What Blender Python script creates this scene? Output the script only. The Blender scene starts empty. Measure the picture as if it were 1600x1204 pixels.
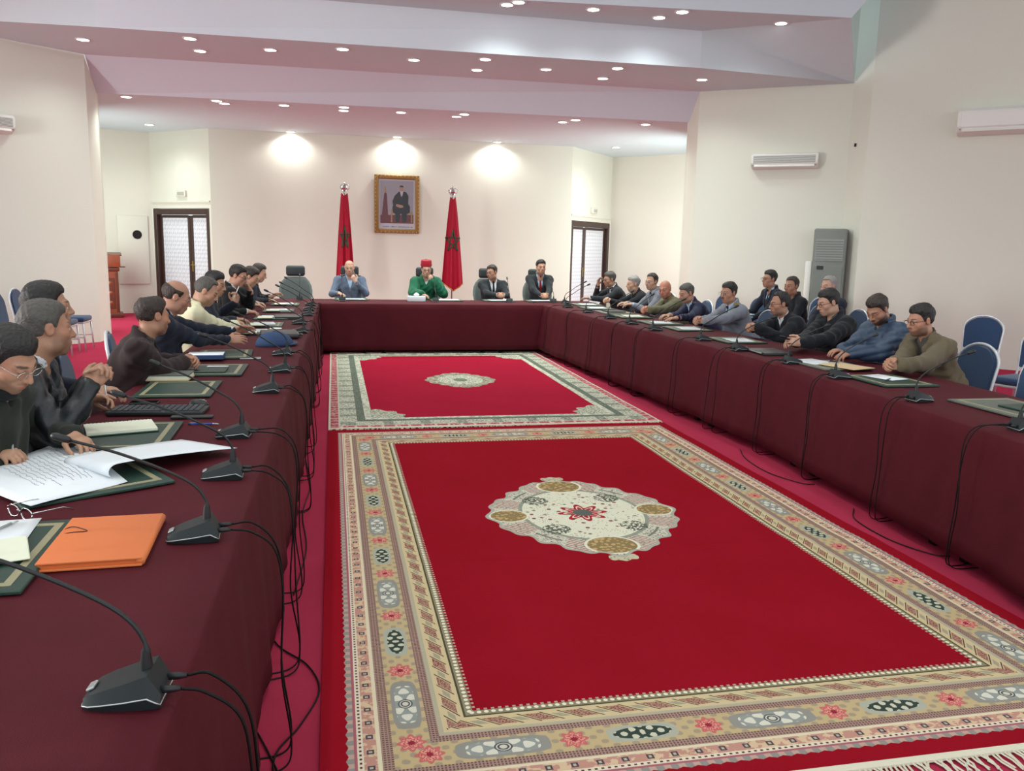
import bpy, bmesh, math, random
import numpy as np
from mathutils import Vector, Matrix, Euler
random.seed(7); np.random.seed(7)
SC = bpy.context.scene
COL = SC.collection
PI = math.pi

# ---------------------------------------------------------------- camera, world, exposure
cam_d = bpy.data.cameras.new('camera')
cam_d.sensor_fit = 'HORIZONTAL'; cam_d.sensor_width = 36.0
cam_d.lens = 1298.707 / 1600 * 36.0
cam_d.clip_start = 0.05; cam_d.clip_end = 200
cam = bpy.data.objects.new('camera', cam_d); COL.objects.link(cam)
RC = Matrix(((0.9779142564, 0.0128503844, -0.2086110609),
             (-0.2077974292, 0.1669800771, -0.9638142364),
             (0.0224485075, 0.9858765245, 0.1659624748)))
cam.matrix_world = Matrix.Translation((0, 0, 1.64)) @ RC.to_4x4()
SC.camera = cam

wd = bpy.data.worlds.new('world'); SC.world = wd; wd.use_nodes = True
bg = wd.node_tree.nodes['Background']
bg.inputs[0].default_value = (0.88, 0.96, 1.0, 1); bg.inputs[1].default_value = 1.05

def area_light(name, loc, target, sx, sy, power, color=(1, 1, 1), spread=PI):
    l = bpy.data.lights.new(name, 'AREA'); l.shape = 'RECTANGLE'; l.size = sx; l.size_y = sy
    l.energy = power; l.color = color; l.spread = spread
    o = bpy.data.objects.new(name, l); COL.objects.link(o); o.location = loc
    o.rotation_euler = (Vector(target) - Vector(loc)).to_track_quat('-Z', 'Y').to_euler()
    return o
# daylight through the windows of the side bays, plus an added side fill (windows below)
area_light('daylight_window_bay_right', (7.60, 15.97, 1.75), (5.4, 19.2, 1.6), 1.9, 2.3, 88, (.86, 1.0, 0.94))
area_light('daylight_window_bay_left', (-4.98, 16.62, 1.75), (-3.0, 18.9, 1.6), 1.7, 2.3, 58, (.86, 1.0, 0.94))
area_light('daylight_window_side', (-9.2, 5.2, 2.3), (9.5, 10.0, 2.3), 3.2, 2.4, 560, (.98, 1.0, 0.98))  # fill added to brighten the near right wall; its window is out of view

SC.view_settings.view_transform = 'Standard'
SC.view_settings.look = 'None'
SC.view_settings.gamma = 1.0
SC.view_settings.use_curve_mapping = False
SC.view_settings.exposure = 0.74
SPOT_POWER = 52.0

# ---------------------------------------------------------------- small helpers
def lin(h):
    h = h.lstrip('#'); v = [int(h[i:i + 2], 16) / 255 for i in (0, 2, 4)]
    return tuple(c / 12.92 if c <= .04045 else ((c + .055) / 1.055) ** 2.4 for c in v)

def link(o, parent=None):
    COL.objects.link(o)
    if parent is not None: o.parent = parent
    return o

def tag(o, label=None, cat=None, group=None, kind=None):
    if label: o['label'] = label
    if cat: o['category'] = cat
    if group: o['group'] = group
    if kind: o['kind'] = kind
    return o

def empty(name, loc=(0, 0, 0), rz=0.0):
    o = bpy.data.objects.new(name, None); COL.objects.link(o)
    o.location = loc; o.rotation_euler = (0, 0, rz); o.empty_display_size = .1
    return o

def thing(name, label, cat, loc=(0, 0, 0), rz=0.0, group=None):
    return tag(empty(name, loc, rz), label, cat, group)

def set_smooth(me, on=True):
    me.polygons.foreach_set('use_smooth', [on] * len(me.polygons))

def mesh_obj(name, verts, faces, mat, parent=None, smooth=False):
    me = bpy.data.meshes.new(name)
    me.from_pydata([tuple(map(float, v)) for v in verts], [], [tuple(map(int, f)) for f in faces])
    if smooth: set_smooth(me)
    me.update()
    if mat: me.materials.append(mat)
    return link(bpy.data.objects.new(name, me), parent)

def bm_obj(name, bm, mat, parent=None, smooth=False, sharp=None):
    bmesh.ops.recalc_face_normals(bm, faces=bm.faces)
    me = bpy.data.meshes.new(name); bm.to_mesh(me); bm.free()
    if smooth:
        set_smooth(me)
        if sharp:
            try: me.set_sharp_from_angle(angle=sharp)
            except Exception: pass
    if mat: me.materials.append(mat)
    return link(bpy.data.objects.new(name, me), parent)

def add_box(bm, c, s, rot=None, bevel=0.0, seg=1):
    r = bmesh.ops.create_cube(bm, size=1.0)
    vs = r['verts']
    bmesh.ops.scale(bm, vec=s, verts=vs)
    if bevel > 0:
        es = list({e for v in vs for e in v.link_edges})
        g = bmesh.ops.bevel(bm, geom=es, offset=bevel, segments=seg, profile=.5, affect='EDGES')
        vs = list({v for f in g['faces'] for v in f.verts} | {v for v in vs if v.is_valid})
    if rot is not None: bmesh.ops.rotate(bm, cent=(0, 0, 0), matrix=rot, verts=vs)
    bmesh.ops.translate(bm, vec=c, verts=vs)
    return vs

def box(name, c, s, mat, parent=None, rot=None, bevel=0.0, seg=1):
    bm = bmesh.new(); add_box(bm, c, s, rot, bevel, seg)
    return bm_obj(name, bm, mat, parent, smooth=bevel > 0 and seg > 1, sharp=.7)

def prism(name, poly, z0, z1, mat, parent=None, bevel=0.0):
    """poly in XY extruded from z0 to z1"""
    bm = bmesh.new()
    a = [bm.verts.new((x, y, z0)) for x, y in poly]; b = [bm.verts.new((x, y, z1)) for x, y in poly]
    n = len(poly)
    bm.faces.new(a[::-1]); bm.faces.new(b)
    for i in range(n): bm.faces.new((a[i], a[(i + 1) % n], b[(i + 1) % n], b[i]))
    if bevel: bmesh.ops.bevel(bm, geom=list(bm.edges), offset=bevel, segments=1, affect='EDGES')
    return bm_obj(name, bm, mat, parent)

def catmull(pts, n=6):
    P = [np.array(p, float) for p in pts]
    P = [2 * P[0] - P[1]] + P + [2 * P[-1] - P[-2]]
    out = []
    for i in range(1, len(P) - 2):
        p0, p1, p2, p3 = P[i - 1:i + 3]
        for k in range(n):
            t = k / n
            out.append(.5 * ((2 * p1) + (-p0 + p2) * t + (2 * p0 - 5 * p1 + 4 * p2 - p3) * t * t + (-p0 + 3 * p1 - 3 * p2 + p3) * t ** 3))
    out.append(P[-2])
    return out

def tube_geo(pts, r, seg=8, caps=True):
    """one tube; r a number or a list"""
    P = [Vector(p) for p in pts]; n = len(P)
    rr = [r] * n if np.isscalar(r) else list(r)
    V = []; F = []
    t0 = (P[1] - P[0]).normalized()
    up = Vector((0, 0, 1)) if abs(t0.z) < .9 else Vector((1, 0, 0))
    u = t0.cross(up).normalized()
    for i in range(n):
        t = (P[min(i + 1, n - 1)] - P[max(i - 1, 0)])
        t = t.normalized() if t.length > 1e-9 else t0
        u = (u - t * u.dot(t))
        u = u.normalized() if u.length > 1e-6 else t.orthogonal().normalized()
        w = t.cross(u)
        for k in range(seg):
            a = 2 * PI * k / seg
            V.append(tuple(P[i] + (u * math.cos(a) + w * math.sin(a)) * rr[i]))
    for i in range(n - 1):
        for k in range(seg):
            a = i * seg + k; b = i * seg + (k + 1) % seg
            F.append((a, b, b + seg, a + seg))
    if caps:
        F.append(tuple(range(seg))[::-1]); F.append(tuple(range((n - 1) * seg, n * seg)))
    return V, F

def tube(name, pts, r, mat, parent=None, seg=8):
    V, F = tube_geo(pts, r, seg)
    return mesh_obj(name, V, F, mat, parent, smooth=True)

def lathe(name, prof, mat, parent=None, seg=20, loc=(0, 0, 0), smooth=True, caps=True):
    """profile [(r,z)]"""
    V = []; F = []
    for r, z in prof:
        for k in range(seg):
            a = 2 * PI * k / seg
            V.append((loc[0] + r * math.cos(a), loc[1] + r * math.sin(a), loc[2] + z))
    n = len(prof)
    for i in range(n - 1):
        for k in range(seg):
            a = i * seg + k; b = i * seg + (k + 1) % seg
            F.append((a, b, b + seg, a + seg))
    if caps: F.append(tuple(range(seg))[::-1]); F.append(tuple(range((n - 1) * seg, n * seg)))
    o = mesh_obj(name, V, F, mat, parent, smooth=smooth)
    try: o.data.set_sharp_from_angle(angle=.7)
    except Exception: pass
    return o

def copy_tree(o, parent=None):
    c = o.copy(); COL.objects.link(c); c.parent = parent
    for ch in list(o.children): copy_tree(ch, c)
    return c

# ---------------------------------------------------------------- materials
MATS = {}
def mat(name, col, rough=.6, metal=0.0, var=0.0, vscale=8.0, bump=0.0, bscale=200.0, spec=.5, emit=0.0, sheen=0.0, alpha=1.0, trans=0.0):
    if name in MATS: return MATS[name]
    m = bpy.data.materials.new(name); m.use_nodes = True
    nt = m.node_tree; b = nt.nodes['Principled BSDF']
    c = lin(col) if isinstance(col, str) else col
    b.inputs['Base Color'].default_value = (*c, 1)
    b.inputs['Roughness'].default_value = rough; b.inputs['Metallic'].default_value = metal
    b.inputs['Specular IOR Level'].default_value = spec
    if sheen: b.inputs['Sheen Weight'].default_value = sheen
    if trans: b.inputs['Transmission Weight'].default_value = trans
    if emit:
        b.inputs['Emission Color'].default_value = (*c, 1); b.inputs['Emission Strength'].default_value = emit
    tc = nt.nodes.new('ShaderNodeTexCoord')
    if var:
        n = nt.nodes.new('ShaderNodeTexNoise'); n.inputs['Scale'].default_value = vscale; n.inputs['Detail'].default_value = 4
        nt.links.new(tc.outputs['Object'], n.inputs['Vector'])
        mx = nt.nodes.new('ShaderNodeMix'); mx.data_type = 'RGBA'
        mx.inputs[6].default_value = (*[x * (1 - var) for x in c], 1); mx.inputs[7].default_value = (*[min(1, x * (1 + var)) for x in c], 1)
        nt.links.new(n.outputs['Fac'], mx.inputs[0]); nt.links.new(mx.outputs[2], b.inputs['Base Color'])
    if bump:
        n = nt.nodes.new('ShaderNodeTexNoise'); n.inputs['Scale'].default_value = bscale; n.inputs['Detail'].default_value = 3
        nt.links.new(tc.outputs['Object'], n.inputs['Vector'])
        bp = nt.nodes.new('ShaderNodeBump'); bp.inputs['Strength'].default_value = bump; bp.inputs['Distance'].default_value = .01
        nt.links.new(n.outputs['Fac'], bp.inputs['Height']); nt.links.new(bp.outputs[0], b.inputs['Normal'])
    MATS[name] = m
    return m

class X:
    """tiny expression -> shader node compiler"""
    nt = None
    def __init__(s, k): s.k = k
    @staticmethod
    def op(o, *a):
        n = X.nt.nodes.new('ShaderNodeMath'); n.operation = o
        for i, v in enumerate(a):
            if isinstance(v, X): v = v.k
            if isinstance(v, (int, float)): n.inputs[i].default_value = v
            else: X.nt.links.new(v, n.inputs[i])
        return X(n.outputs[0])
    def __add__(s, o): return X.op('ADD', s, o)
    __radd__ = __add__
    def __sub__(s, o): return X.op('SUBTRACT', s, o)
    def __rsub__(s, o): return X.op('SUBTRACT', o, s)
    def __mul__(s, o): return X.op('MULTIPLY', s, o)
    __rmul__ = __mul__
    def __truediv__(s, o): return X.op('DIVIDE', s, o)
    def __lt__(s, o): return X.op('LESS_THAN', s, o)
    def __gt__(s, o): return X.op('GREATER_THAN', s, o)
    def __and__(s, o): return X.op('MULTIPLY', s, o)
    def __or__(s, o): return X.op('MAXIMUM', s, o)
    def __abs__(s): return X.op('ABSOLUTE', s)
    def pow(s, p): return X.op('POWER', s, p)
def xmin(a, b): return X.op('MINIMUM', a, b)
def xmax(a, b): return X.op('MAXIMUM', a, b)
def xcos(a): return X.op('COSINE', a)
def xsqrt(a): return X.op('SQRT', a)
def xatan2(a, b): return X.op('ARCTAN2', a, b)
def xdist(s, p):                     # distance to the nearest multiple of p
    return X.op('PINGPONG', X.op('ABSOLUTE', s), p / 2)
def xsel(f, a, b): return b + f * (a - b)
def between(v, a, b): return (v > a) & (v < b)
def xcol(c):
    n = X.nt.nodes.new('ShaderNodeRGB'); n.outputs[0].default_value = (*lin(c), 1); return n.outputs[0]
def xmix(f, c0, c1):
    n = X.nt.nodes.new('ShaderNodeMix'); n.data_type = 'RGBA'
    for i, v in ((0, f), (6, c0), (7, c1)):
        if isinstance(v, X): v = v.k
        if isinstance(v, str): n.inputs[i].default_value = (*lin(v), 1)
        elif isinstance(v, (int, float)): n.inputs[i].default_value = v
        else: X.nt.links.new(v, n.inputs[i])
    return n.outputs[2]
def xnoise(vec, scale, detail=2.0):
    n = X.nt.nodes.new('ShaderNodeTexNoise'); n.inputs['Scale'].default_value = scale; n.inputs['Detail'].default_value = detail
    X.nt.links.new(vec, n.inputs['Vector']); return X(n.outputs['Fac'])
def xvoro(vec, scale):
    n = X.nt.nodes.new('ShaderNodeTexVoronoi'); n.inputs['Scale'].default_value = scale
    X.nt.links.new(vec, n.inputs['Vector']); return X(n.outputs['Distance']), n.outputs['Color']
def new_mat(name, rough=.8, spec=.3):
    m = bpy.data.materials.new(name); m.use_nodes = True; X.nt = m.node_tree
    b = X.nt.nodes['Principled BSDF']; b.inputs['Roughness'].default_value = rough; b.inputs['Specular IOR Level'].default_value = spec
    tc = X.nt.nodes.new('ShaderNodeTexCoord')
    sp = X.nt.nodes.new('ShaderNodeSeparateXYZ'); X.nt.links.new(tc.outputs['Object'], sp.inputs[0])
    MATS[name] = m
    return m, b, tc.outputs['Object'], X(sp.outputs[0]), X(sp.outputs[1]), X(sp.outputs[2])
def xbump(b, h, strength=.3, dist=.01):
    bp = X.nt.nodes.new('ShaderNodeBump'); bp.inputs['Strength'].default_value = strength; bp.inputs['Distance'].default_value = dist
    X.nt.links.new(h.k if isinstance(h, X) else h, bp.inputs['Height']); X.nt.links.new(bp.outputs[0], b.inputs['Normal'])
def setcol(b, c): X.nt.links.new(c, b.inputs['Base Color'])

M_WALL = mat('wall_cream', '#D9DACD', .85, var=.02, vscale=.7, bump=.04, bscale=60)
M_WALLP = mat('wall_warm', '#D9D6CA', .85, var=.02, vscale=.7, bump=.04, bscale=60)
M_CEIL = mat('ceiling_soffit', '#CEDDE2', .9, var=.02, vscale=.5)
M_RISER = mat('ceiling_riser', '#D2DCE4', .9, var=.02, vscale=.5)
M_WHITE = mat('white_plastic', '#E4E4DE', .45)
M_GREYP = mat('grey_plastic', '#8E938E', .5)
M_BLACK = mat('black_plastic', '#1B1E1F', .45)
M_MIC = mat('mic_plastic', '#1E2425', .5, var=.1, vscale=30, spec=.35)
M_MICDK = mat('mic_dark', '#101314', .5)
M_CABLE = mat('cable_rubber', '#0B0808', .55, spec=.2)
M_SILVER = mat('silver_trim', '#B9BDBD', .35, metal=.7)
M_CHROME = mat('chrome', '#C9CBCB', .2, metal=1.0)
M_FRAMEW = mat('chair_frame', '#C8CCCF', .35, metal=.35)
M_BLUE = mat('blue_fabric', '#1E3A5C', .85, var=.12, vscale=40, bump=.15, bscale=400, sheen=.2)
M_EXEC = mat('exec_fabric', '#4B5250', .8, var=.1, vscale=30, bump=.15, bscale=400)
M_EXECH = mat('exec_head', '#22282B', .6, var=.1, vscale=30)
M_DOORW = mat('door_wood', '#3B2620', .45, var=.25, vscale=6)
M_BRASS = mat('brass', '#B89B5A', .35, metal=.9)
M_MAHOG = mat('mahogany', '#7E3A22', .35, var=.3, vscale=7)
M_MAHOGD = mat('mahogany_dark', '#5A2616', .35, var=.3, vscale=7)
M_PAPER = mat('paper', '#DDE2E6', .7, var=.02, vscale=20)
M_PAPERC = mat('paper_cream', '#D8DAC4', .7, var=.03, vscale=20)
M_INK = mat('ink', '#4A5060', .7)
M_GREENL = mat('green_leather', '#1D3A30', .45, var=.2, vscale=25, bump=.1, bscale=300)
M_GOLDB = mat('gold_border', '#8F8A6C', .5, var=.15, vscale=60)
M_GREYL = mat('grey_leather', '#5A6058', .5, var=.15, vscale=25)
M_ORANGE = mat('orange_card', '#CC6C36', .6, var=.03, vscale=10)
M_KRAFT = mat('kraft', '#C9B08A', .7, var=.06, vscale=14)
M_DARK = mat('shadow_dark', '#0C0B0B', .8)  # plain near-black of the speaker opening, elastic cord and tassel
M_PEN = mat('blue_pen', '#20409A', .3)
M_NAVYB = mat('navy_bag', '#223A5E', .8, var=.15, vscale=25, bump=.2, bscale=300)
M_LENS, _b, _o, _x, _y, _z = new_mat('lamp_lens')
_b.inputs['Emission Color'].default_value = (1, .98, .95, 1); _b.inputs['Emission Strength'].default_value = 9.0
M_CLOTH, _b, _o, _x, _y, _z = new_mat('tablecloth', .7, .12)
setcol(_b, xmix(xnoise(_o, 7, 5), '#45131B', '#511821')); xbump(_b, xnoise(_o, 380, 2), .25, .004)
M_CARPET, _b, _o, _x, _y, _z = new_mat('carpet', .95, .02)
_n = xnoise(_o, 2.2, 4); setcol(_b, xmix(_n, '#A02E46', '#B23852')); xbump(_b, xnoise(_o, 700, 2), .5, .004)

def thin_glass(name):
    m = bpy.data.materials.new(name); m.use_nodes = True; nt = m.node_tree; nt.nodes.clear()
    o = nt.nodes.new('ShaderNodeOutputMaterial'); t = nt.nodes.new('ShaderNodeBsdfTransparent'); g = nt.nodes.new('ShaderNodeBsdfGlossy'); g.inputs['Roughness'].default_value = .05
    f = nt.nodes.new('ShaderNodeFresnel'); f.inputs['IOR'].default_value = 1.25; mx = nt.nodes.new('ShaderNodeMixShader')
    nt.links.new(f.outputs[0], mx.inputs[0]); nt.links.new(t.outputs[0], mx.inputs[1]); nt.links.new(g.outputs[0], mx.inputs[2]); nt.links.new(mx.outputs[0], o.inputs[0])
    MATS[name] = m; return m
M_GLASS = thin_glass('thin_glass')
# ================================================================ THE SETTING
INSIDE = Vector((1.3, 8.0))
def struct(o, label=None):
    o['kind'] = 'structure'
    if label: o['label'] = label
    return o

fl = mesh_obj('floor', [(-11, -1.5, 0), (14, -1.5, 0), (14, 21.5, 0), (-11, 21.5, 0)], [(0, 1, 2, 3)], M_CARPET)
struct(fl, 'crimson fitted carpet covering the whole hall floor')

o = mesh_obj('ground', [(-40, -40, -.02), (40, -40, -.02), (40, 24, -.02), (-40, 24, -.02)], [(0, 1, 2, 3)], mat('paving_outside', '#B4B2AC', .9, var=.1, vscale=.8))  # unseen plane added to bounce neutral light up to the ceilings
struct(o, 'pale paving outside the open end of the hall')

def wall(name, p, q, z0, z1, m, th=.16, hole=None):
    """vertical wall p->q; thickness goes away from the room; hole=(s0,s1,ztop) cuts a door opening"""
    p = Vector(p); q = Vector(q); L = (q - p).length; u = (q - p) / L
    n = Vector((-u.y, u.x))
    if n.dot(INSIDE - p) > 0: n = -n
    bm = bmesh.new()
    def slab(s0, s1, a, b):
        P = [p + u * s0, p + u * s1, p + u * s1 + n * th, p + u * s0 + n * th]
        lo = [bm.verts.new((x.x, x.y, a)) for x in P]; hi = [bm.verts.new((x.x, x.y, b)) for x in P]
        bm.faces.new(lo); bm.faces.new(hi[::-1])
        for i in range(4): bm.faces.new((lo[i], lo[(i + 1) % 4], hi[(i + 1) % 4], hi[i]))
    if hole:
        s0, s1, zt = hole
        if s0 > 0.01: slab(0, s0, z0, z1)
        if s1 < L - .01: slab(s1, L, z0, z1)
        slab(s0, s1, zt, z1)
    else: slab(0, L, z0, z1)
    return struct(bm_obj(name, bm, m))

Z1, Z2, Z3, Z4 = 3.85, 4.30, 4.80, 6.05
wall('wall_back', (-2.448, 18.43), (5.28, 18.52), 0, Z1 + .1, M_WALL)['label'] = 'plain cream wall behind the head table'
wall('wall_back_left', (-2.448, 18.43), (-3.833, 19.69), 0, Z1 + .1, M_WALLP, hole=(.06, 1.84, 2.26))
wall('wall_back_right', (5.28, 18.52), (6.838, 20.327), 0, Z1 + .1, M_WALLP, hole=(.06, 2.34, 2.24))
wall('wall_left_recess', (-3.833, 19.69), (-6.6, 18.46), 0, Z1 + .1, M_WALLP)
wall('wall_right_recess', (6.838, 20.327), (9.36, 17.46), 0, Z1 + .1, M_WALLP)
wall('wall_right_return_far', (6.165, 13.84), (6.165, 14.25), 0, Z2 + .3, M_WALL, th=.02)
wall('wall_left_return_far', (-3.59, 14.07), (-3.59, 14.67), 0, Z2 + .3, M_WALL, th=.02)
wall('wall_right', (6.165, 13.84), (8.13, 12.39), 0, Z4 + .05, M_WALL, th=.02)
wall('wall_left', (-3.59, 14.07), (-5.55, 12.39), 0, Z4 + .05, M_WALL, th=.02)
wall('wall_right_return', (8.13, 12.39), (8.13, 11.9), 0, Z4 + .1, M_WALL)
wall('wall_left_return', (-5.55, 12.39), (-5.55, 11.9), 0, Z4 + .1, M_WALL)
wall('wall_right_near', (8.13, 11.9), (12.6, 7.43), 0, Z4 + .1, M_WALL)
wall('wall_left_near', (-5.55, 11.9), (-9.6, 7.85), 0, Z4 + .1, M_WALL)

# the two window walls closing the side bays (their windows light the recesses)
def window_wall(name, wname, p, q):
    p = Vector(p); q = Vector(q); u = (q - p).normalized(); L = (q - p).length
    wall(name, p, q, 0, Z1 + .1, M_WALL, th=.02)
    ang = math.atan2(u.y, u.x)
    n = Vector((-u.y, u.x)) if u.x * 1 > 0 else Vector((u.y, -u.x))
    r = empty(wname, (*(p + u * (L / 2) + n * .04), 1.55), ang); struct(r, 'tall white framed window in the side bay')
    for x in (-1, 0, 1): box('frame', (x * .95, 0, 0), (.07, .06, 2.0), M_WHITE, r)
    for z in (-1, 1): box('frame', (0, 0, z), (1.97, .06, .07), M_WHITE, r)
    gm = M_GLASS
    for x in (-1, 1): box('pane', (x * .475, 0, 0), (.88, .012, 1.93), gm, r)
window_wall('wall_right_window', 'window_1', (6.165, 14.25), (9.36, 17.46))
window_wall('wall_left_window', 'window_2', (-3.59, 14.67), (-6.6, 18.46))

r = empty('window_3', (-9.32, 5.17, 2.3), PI / 2 - .25); struct(r, 'wide white framed side window')  # unseen window, added to go with the side fill lamp
for x in (-1, 0, 1): box('frame', (x * 1.62, 0, 0), (.07, .06, 2.5), M_WHITE, r)
for z in (-1, 1): box('frame', (0, 0, z * 1.25), (3.3, .06, .07), M_WHITE, r)
for x in (-1, 1): box('pane', (x * .81, 0, 0), (1.55, .012, 2.43), M_GLASS, r)
wall('wall_left_side', (-9.6, 7.85), (-9.0, 2.6), 0, Z4 + .1, M_WALL)

# ceiling, stepping up towards the camera
def ceil(name, V, F, m, smooth=False, label=None):
    return struct(mesh_obj(name, V, F, m, smooth=smooth), label)
ceil('ceiling', [(-3.6, 14.67, Z1), (6.17, 14.25, Z1), (9.5, 17.5, Z1), (9.5, 20.7, Z1), (-6.8, 20.7, Z1), (-6.8, 18.4, Z1)],
     [(0, 1, 2, 3, 4, 5)], M_CEIL, label='low pinkish ceiling strip with downlights before the back wall')
ceil('ceiling_riser_back', [(-3.6, 14.67, Z1), (6.17, 14.25, Z1), (6.163, 13.84, Z2), (-3.58, 14.07, Z2)], [(0, 1, 2, 3)], M_RISER,
     label='sloping lavender ceiling riser behind the second row of downlights')
A = (8.13, 12.39, Z2); AL = (-5.55, 12.39, Z2)
e3l, e3r = (-2.95, 12.23, Z2), (5.37, 12.1, Z2)
e4l, e4r = (-2.9, 12.05, Z3), (5.33, 12.02, Z3)
e5l, e5r = (-4.4, 11.35, Z3), (6.95, 10.79, Z3)
ceil('ceiling_middle', [(-3.58, 14.07, Z2), (6.163, 13.84, Z2), A, e3r, e3l, AL], [(0, 1, 2, 3, 4, 5)], M_CEIL,
     label='middle pinkish ceiling strip with downlights')
ceil('ceiling_riser_middle', [e3l, e3r, e4r, e4l], [(0, 1, 2, 3)], M_RISER, label='lavender ceiling riser before the middle downlights')
ceil('ceiling_fan_right', [e3r, A, e4r, e5r], [(0, 1, 2), (2, 1, 3)], M_CEIL, smooth=True)
ceil('ceiling_fan_left', [e3l, AL, e4l, e5l], [(0, 1, 2), (2, 1, 3)], M_CEIL, smooth=True)
ceil('ceiling_front', [e4l, e4r, e5r, (2.43, 11.28, Z3), e5l], [(0, 1, 2, 3, 4)], M_CEIL, label='front pinkish ceiling strip with downlights')
ceil('ceiling_riser_front', [e5l, (2.43, 11.28, Z3), e5r, (8.0, 10.72, Z4), (2.6, 10.95, Z4), (-5.2, 11.1, Z4)], [(0, 1, 4, 5), (1, 2, 3, 4)], M_RISER)
ceil('ceiling_high', [(-11, -1, Z4), (14, -1, Z4), (14, 12.7, Z4), (-11, 12.7, Z4)], [(0, 1, 2, 3)], M_CEIL)

# doors with lace-patterned panes
M_LACE, _b, _o, _x, _y, _z = new_mat('lace_pane', .5)
_d = xsqrt((xdist(_x + 0.0, .13) - .03).pow(2.0) + (xdist(_z, .17) - .04).pow(2.0))
setcol(_b, xmix(xmax((_d < .022), (xdist(_x + _z * .75, .12) < .008)) * .55, '#E2E4EC', '#B4B4C2'))
def make_door(name, p, q, w0, w1, h, split, label):
    p = Vector(p); q = Vector(q); u = (q - p).normalized(); ang = math.atan2(u.y, u.x)
    n = Vector((-u.y, u.x));  s = 1 if n.dot(INSIDE - p) > 0 else -1     # local +y*s points into the room
    r = empty(name, (p.x, p.y, 0), ang); struct(r, label)
    yb = -s * .07
    F = 'door_frame'
    box(F, (w0 + .05, yb, h / 2), (.1, .15, h), M_DOORW, r, bevel=.008)
    box(F, (w1 - .05, yb, h / 2), (.1, .15, h), M_DOORW, r, bevel=.008)
    box(F, ((w0 + w1) / 2, yb, h - .06), (w1 - w0 - .2, .15, .12), M_DOORW, r, bevel=.008)
    for k, (a, b) in enumerate(((w0 + .1, split), (split, w1 - .1))):
        y = -s * .1; zt = h - .125; zb = .02; st = .075
        lf = box('door_leaf', ((a + b) / 2, y, zb + .1), (b - a - .01, .045, .2), M_DOORW, r, bevel=.004)
        for c_, s_ in ((((a + st / 2 + .005), y, (zt + zb) / 2 + .09), (st, .045, zt - zb - .2)), (((b - st / 2 - .005), y, (zt + zb) / 2 + .09), (st, .045, zt - zb - .2)),
                       (((a + b) / 2, y, zt - .03), (b - a - 2 * st - .015, .045, .06))):
            box('door_rail', c_, s_, M_DOORW, lf, bevel=.004)
        box('pane', ((a + b) / 2, y, (zt + .22) / 2), (b - a - 2 * st - .012, .012, zt - .3), M_LACE, lf)
        if k == 0:
            hx = b - .04
            box('lock_plate', (hx, y + s * .026, 1.05), (.035, .008, .22), M_BRASS, lf)
            tube('handle', [(hx, y + s * .03, 1.08), (hx, y + s * .07, 1.08), (hx - .11, y + s * .07, 1.08)], .009, M_BRASS, lf, 6)
    return r
make_door('door_1', (-2.448, 18.43), (-3.833, 19.69), .06, 1.84, 2.25, .76, 'dark wood double door with lace panes near the lectern')
make_door('door_2', (5.28, 18.52), (6.838, 20.327), .06, 2.34, 2.23, .98, 'dark wood double door with lace panes at the end of the officers table')
def trim_line(name, p, q, s0, s1, z):
    p = Vector(p); q = Vector(q); u = (q - p).normalized(); n = Vector((-u.y, u.x))
    if n.dot(INSIDE - p) < 0: n = -n
    c = p + u * ((s0 + s1) / 2) + n * .015
    o = box(name, (0, 0, 0), (s1 - s0, .03, .035), M_WALLP); o.location = (c.x, c.y, z); o.rotation_euler.z = math.atan2(u.y, u.x)
    return struct(o)
trim_line('trim_1', (-2.448, 18.43), (-3.833, 19.69), .02, 1.86, 2.40)
trim_line('trim_2', (5.28, 18.52), (6.838, 20.327), .02, 2.36, 2.36)

def wall_place(o, p, q, s, z, off=0.0):
    """stand an object (local -y = out of the wall into the room) on the wall p->q at length s"""
    p = Vector(p); q = Vector(q); u = (q - p).normalized(); n = Vector((-u.y, u.x))
    if n.dot(INSIDE - p) < 0: n = -n
    c = p + u * s + n * off
    o.location = (c.x, c.y, z); o.rotation_euler.z = math.atan2(n.y, n.x) + PI / 2
    return o
M_EXIT = mat('exit_face', '#D8D6CC', .4); M_EXITD = mat('exit_mark', '#A7A49A', .5)
for (p, q, s, z, lb) in (((-2.448, 18.43), (-3.833, 19.69), .87, 2.56, 'small pale emergency light box above the door near the lectern'),
                     ((5.28, 18.52), (6.838, 20.327), 1.25, 2.5, 'small pale emergency light box above the door behind the dark-suited men')):
    t = thing('emergency_light', lb, 'emergency light')
    box('housing', (0, -.03, 0), (.3, .06, .13), M_EXIT, t, bevel=.01, seg=2)
    box('diffuser', (0.02, -.064, 0), (.2, .008, .07), M_EXITD, t)
    wall_place(t, p, q, s, z)

# wall panel with a round black speaker, left recess
t = thing('speaker_panel', 'pale wall panel with a round black loudspeaker opening beside the lectern', 'wall panel')
box('panel', (0, -.02, 0), (.62, .04, 1.46), M_WALLP, t, bevel=.012, seg=2)
lathe('speaker_grille', [(.0, 0), (.085, 0), (.095, .012), (.095, .02)], M_DARK, t, 24)
g = t.children[-1]; g.rotation_euler.x = PI / 2; g.location = (.08, -.03, .33)
wall_place(t, (-3.833, 19.69), (-6.6, 18.46), .42, 1.36)

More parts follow.
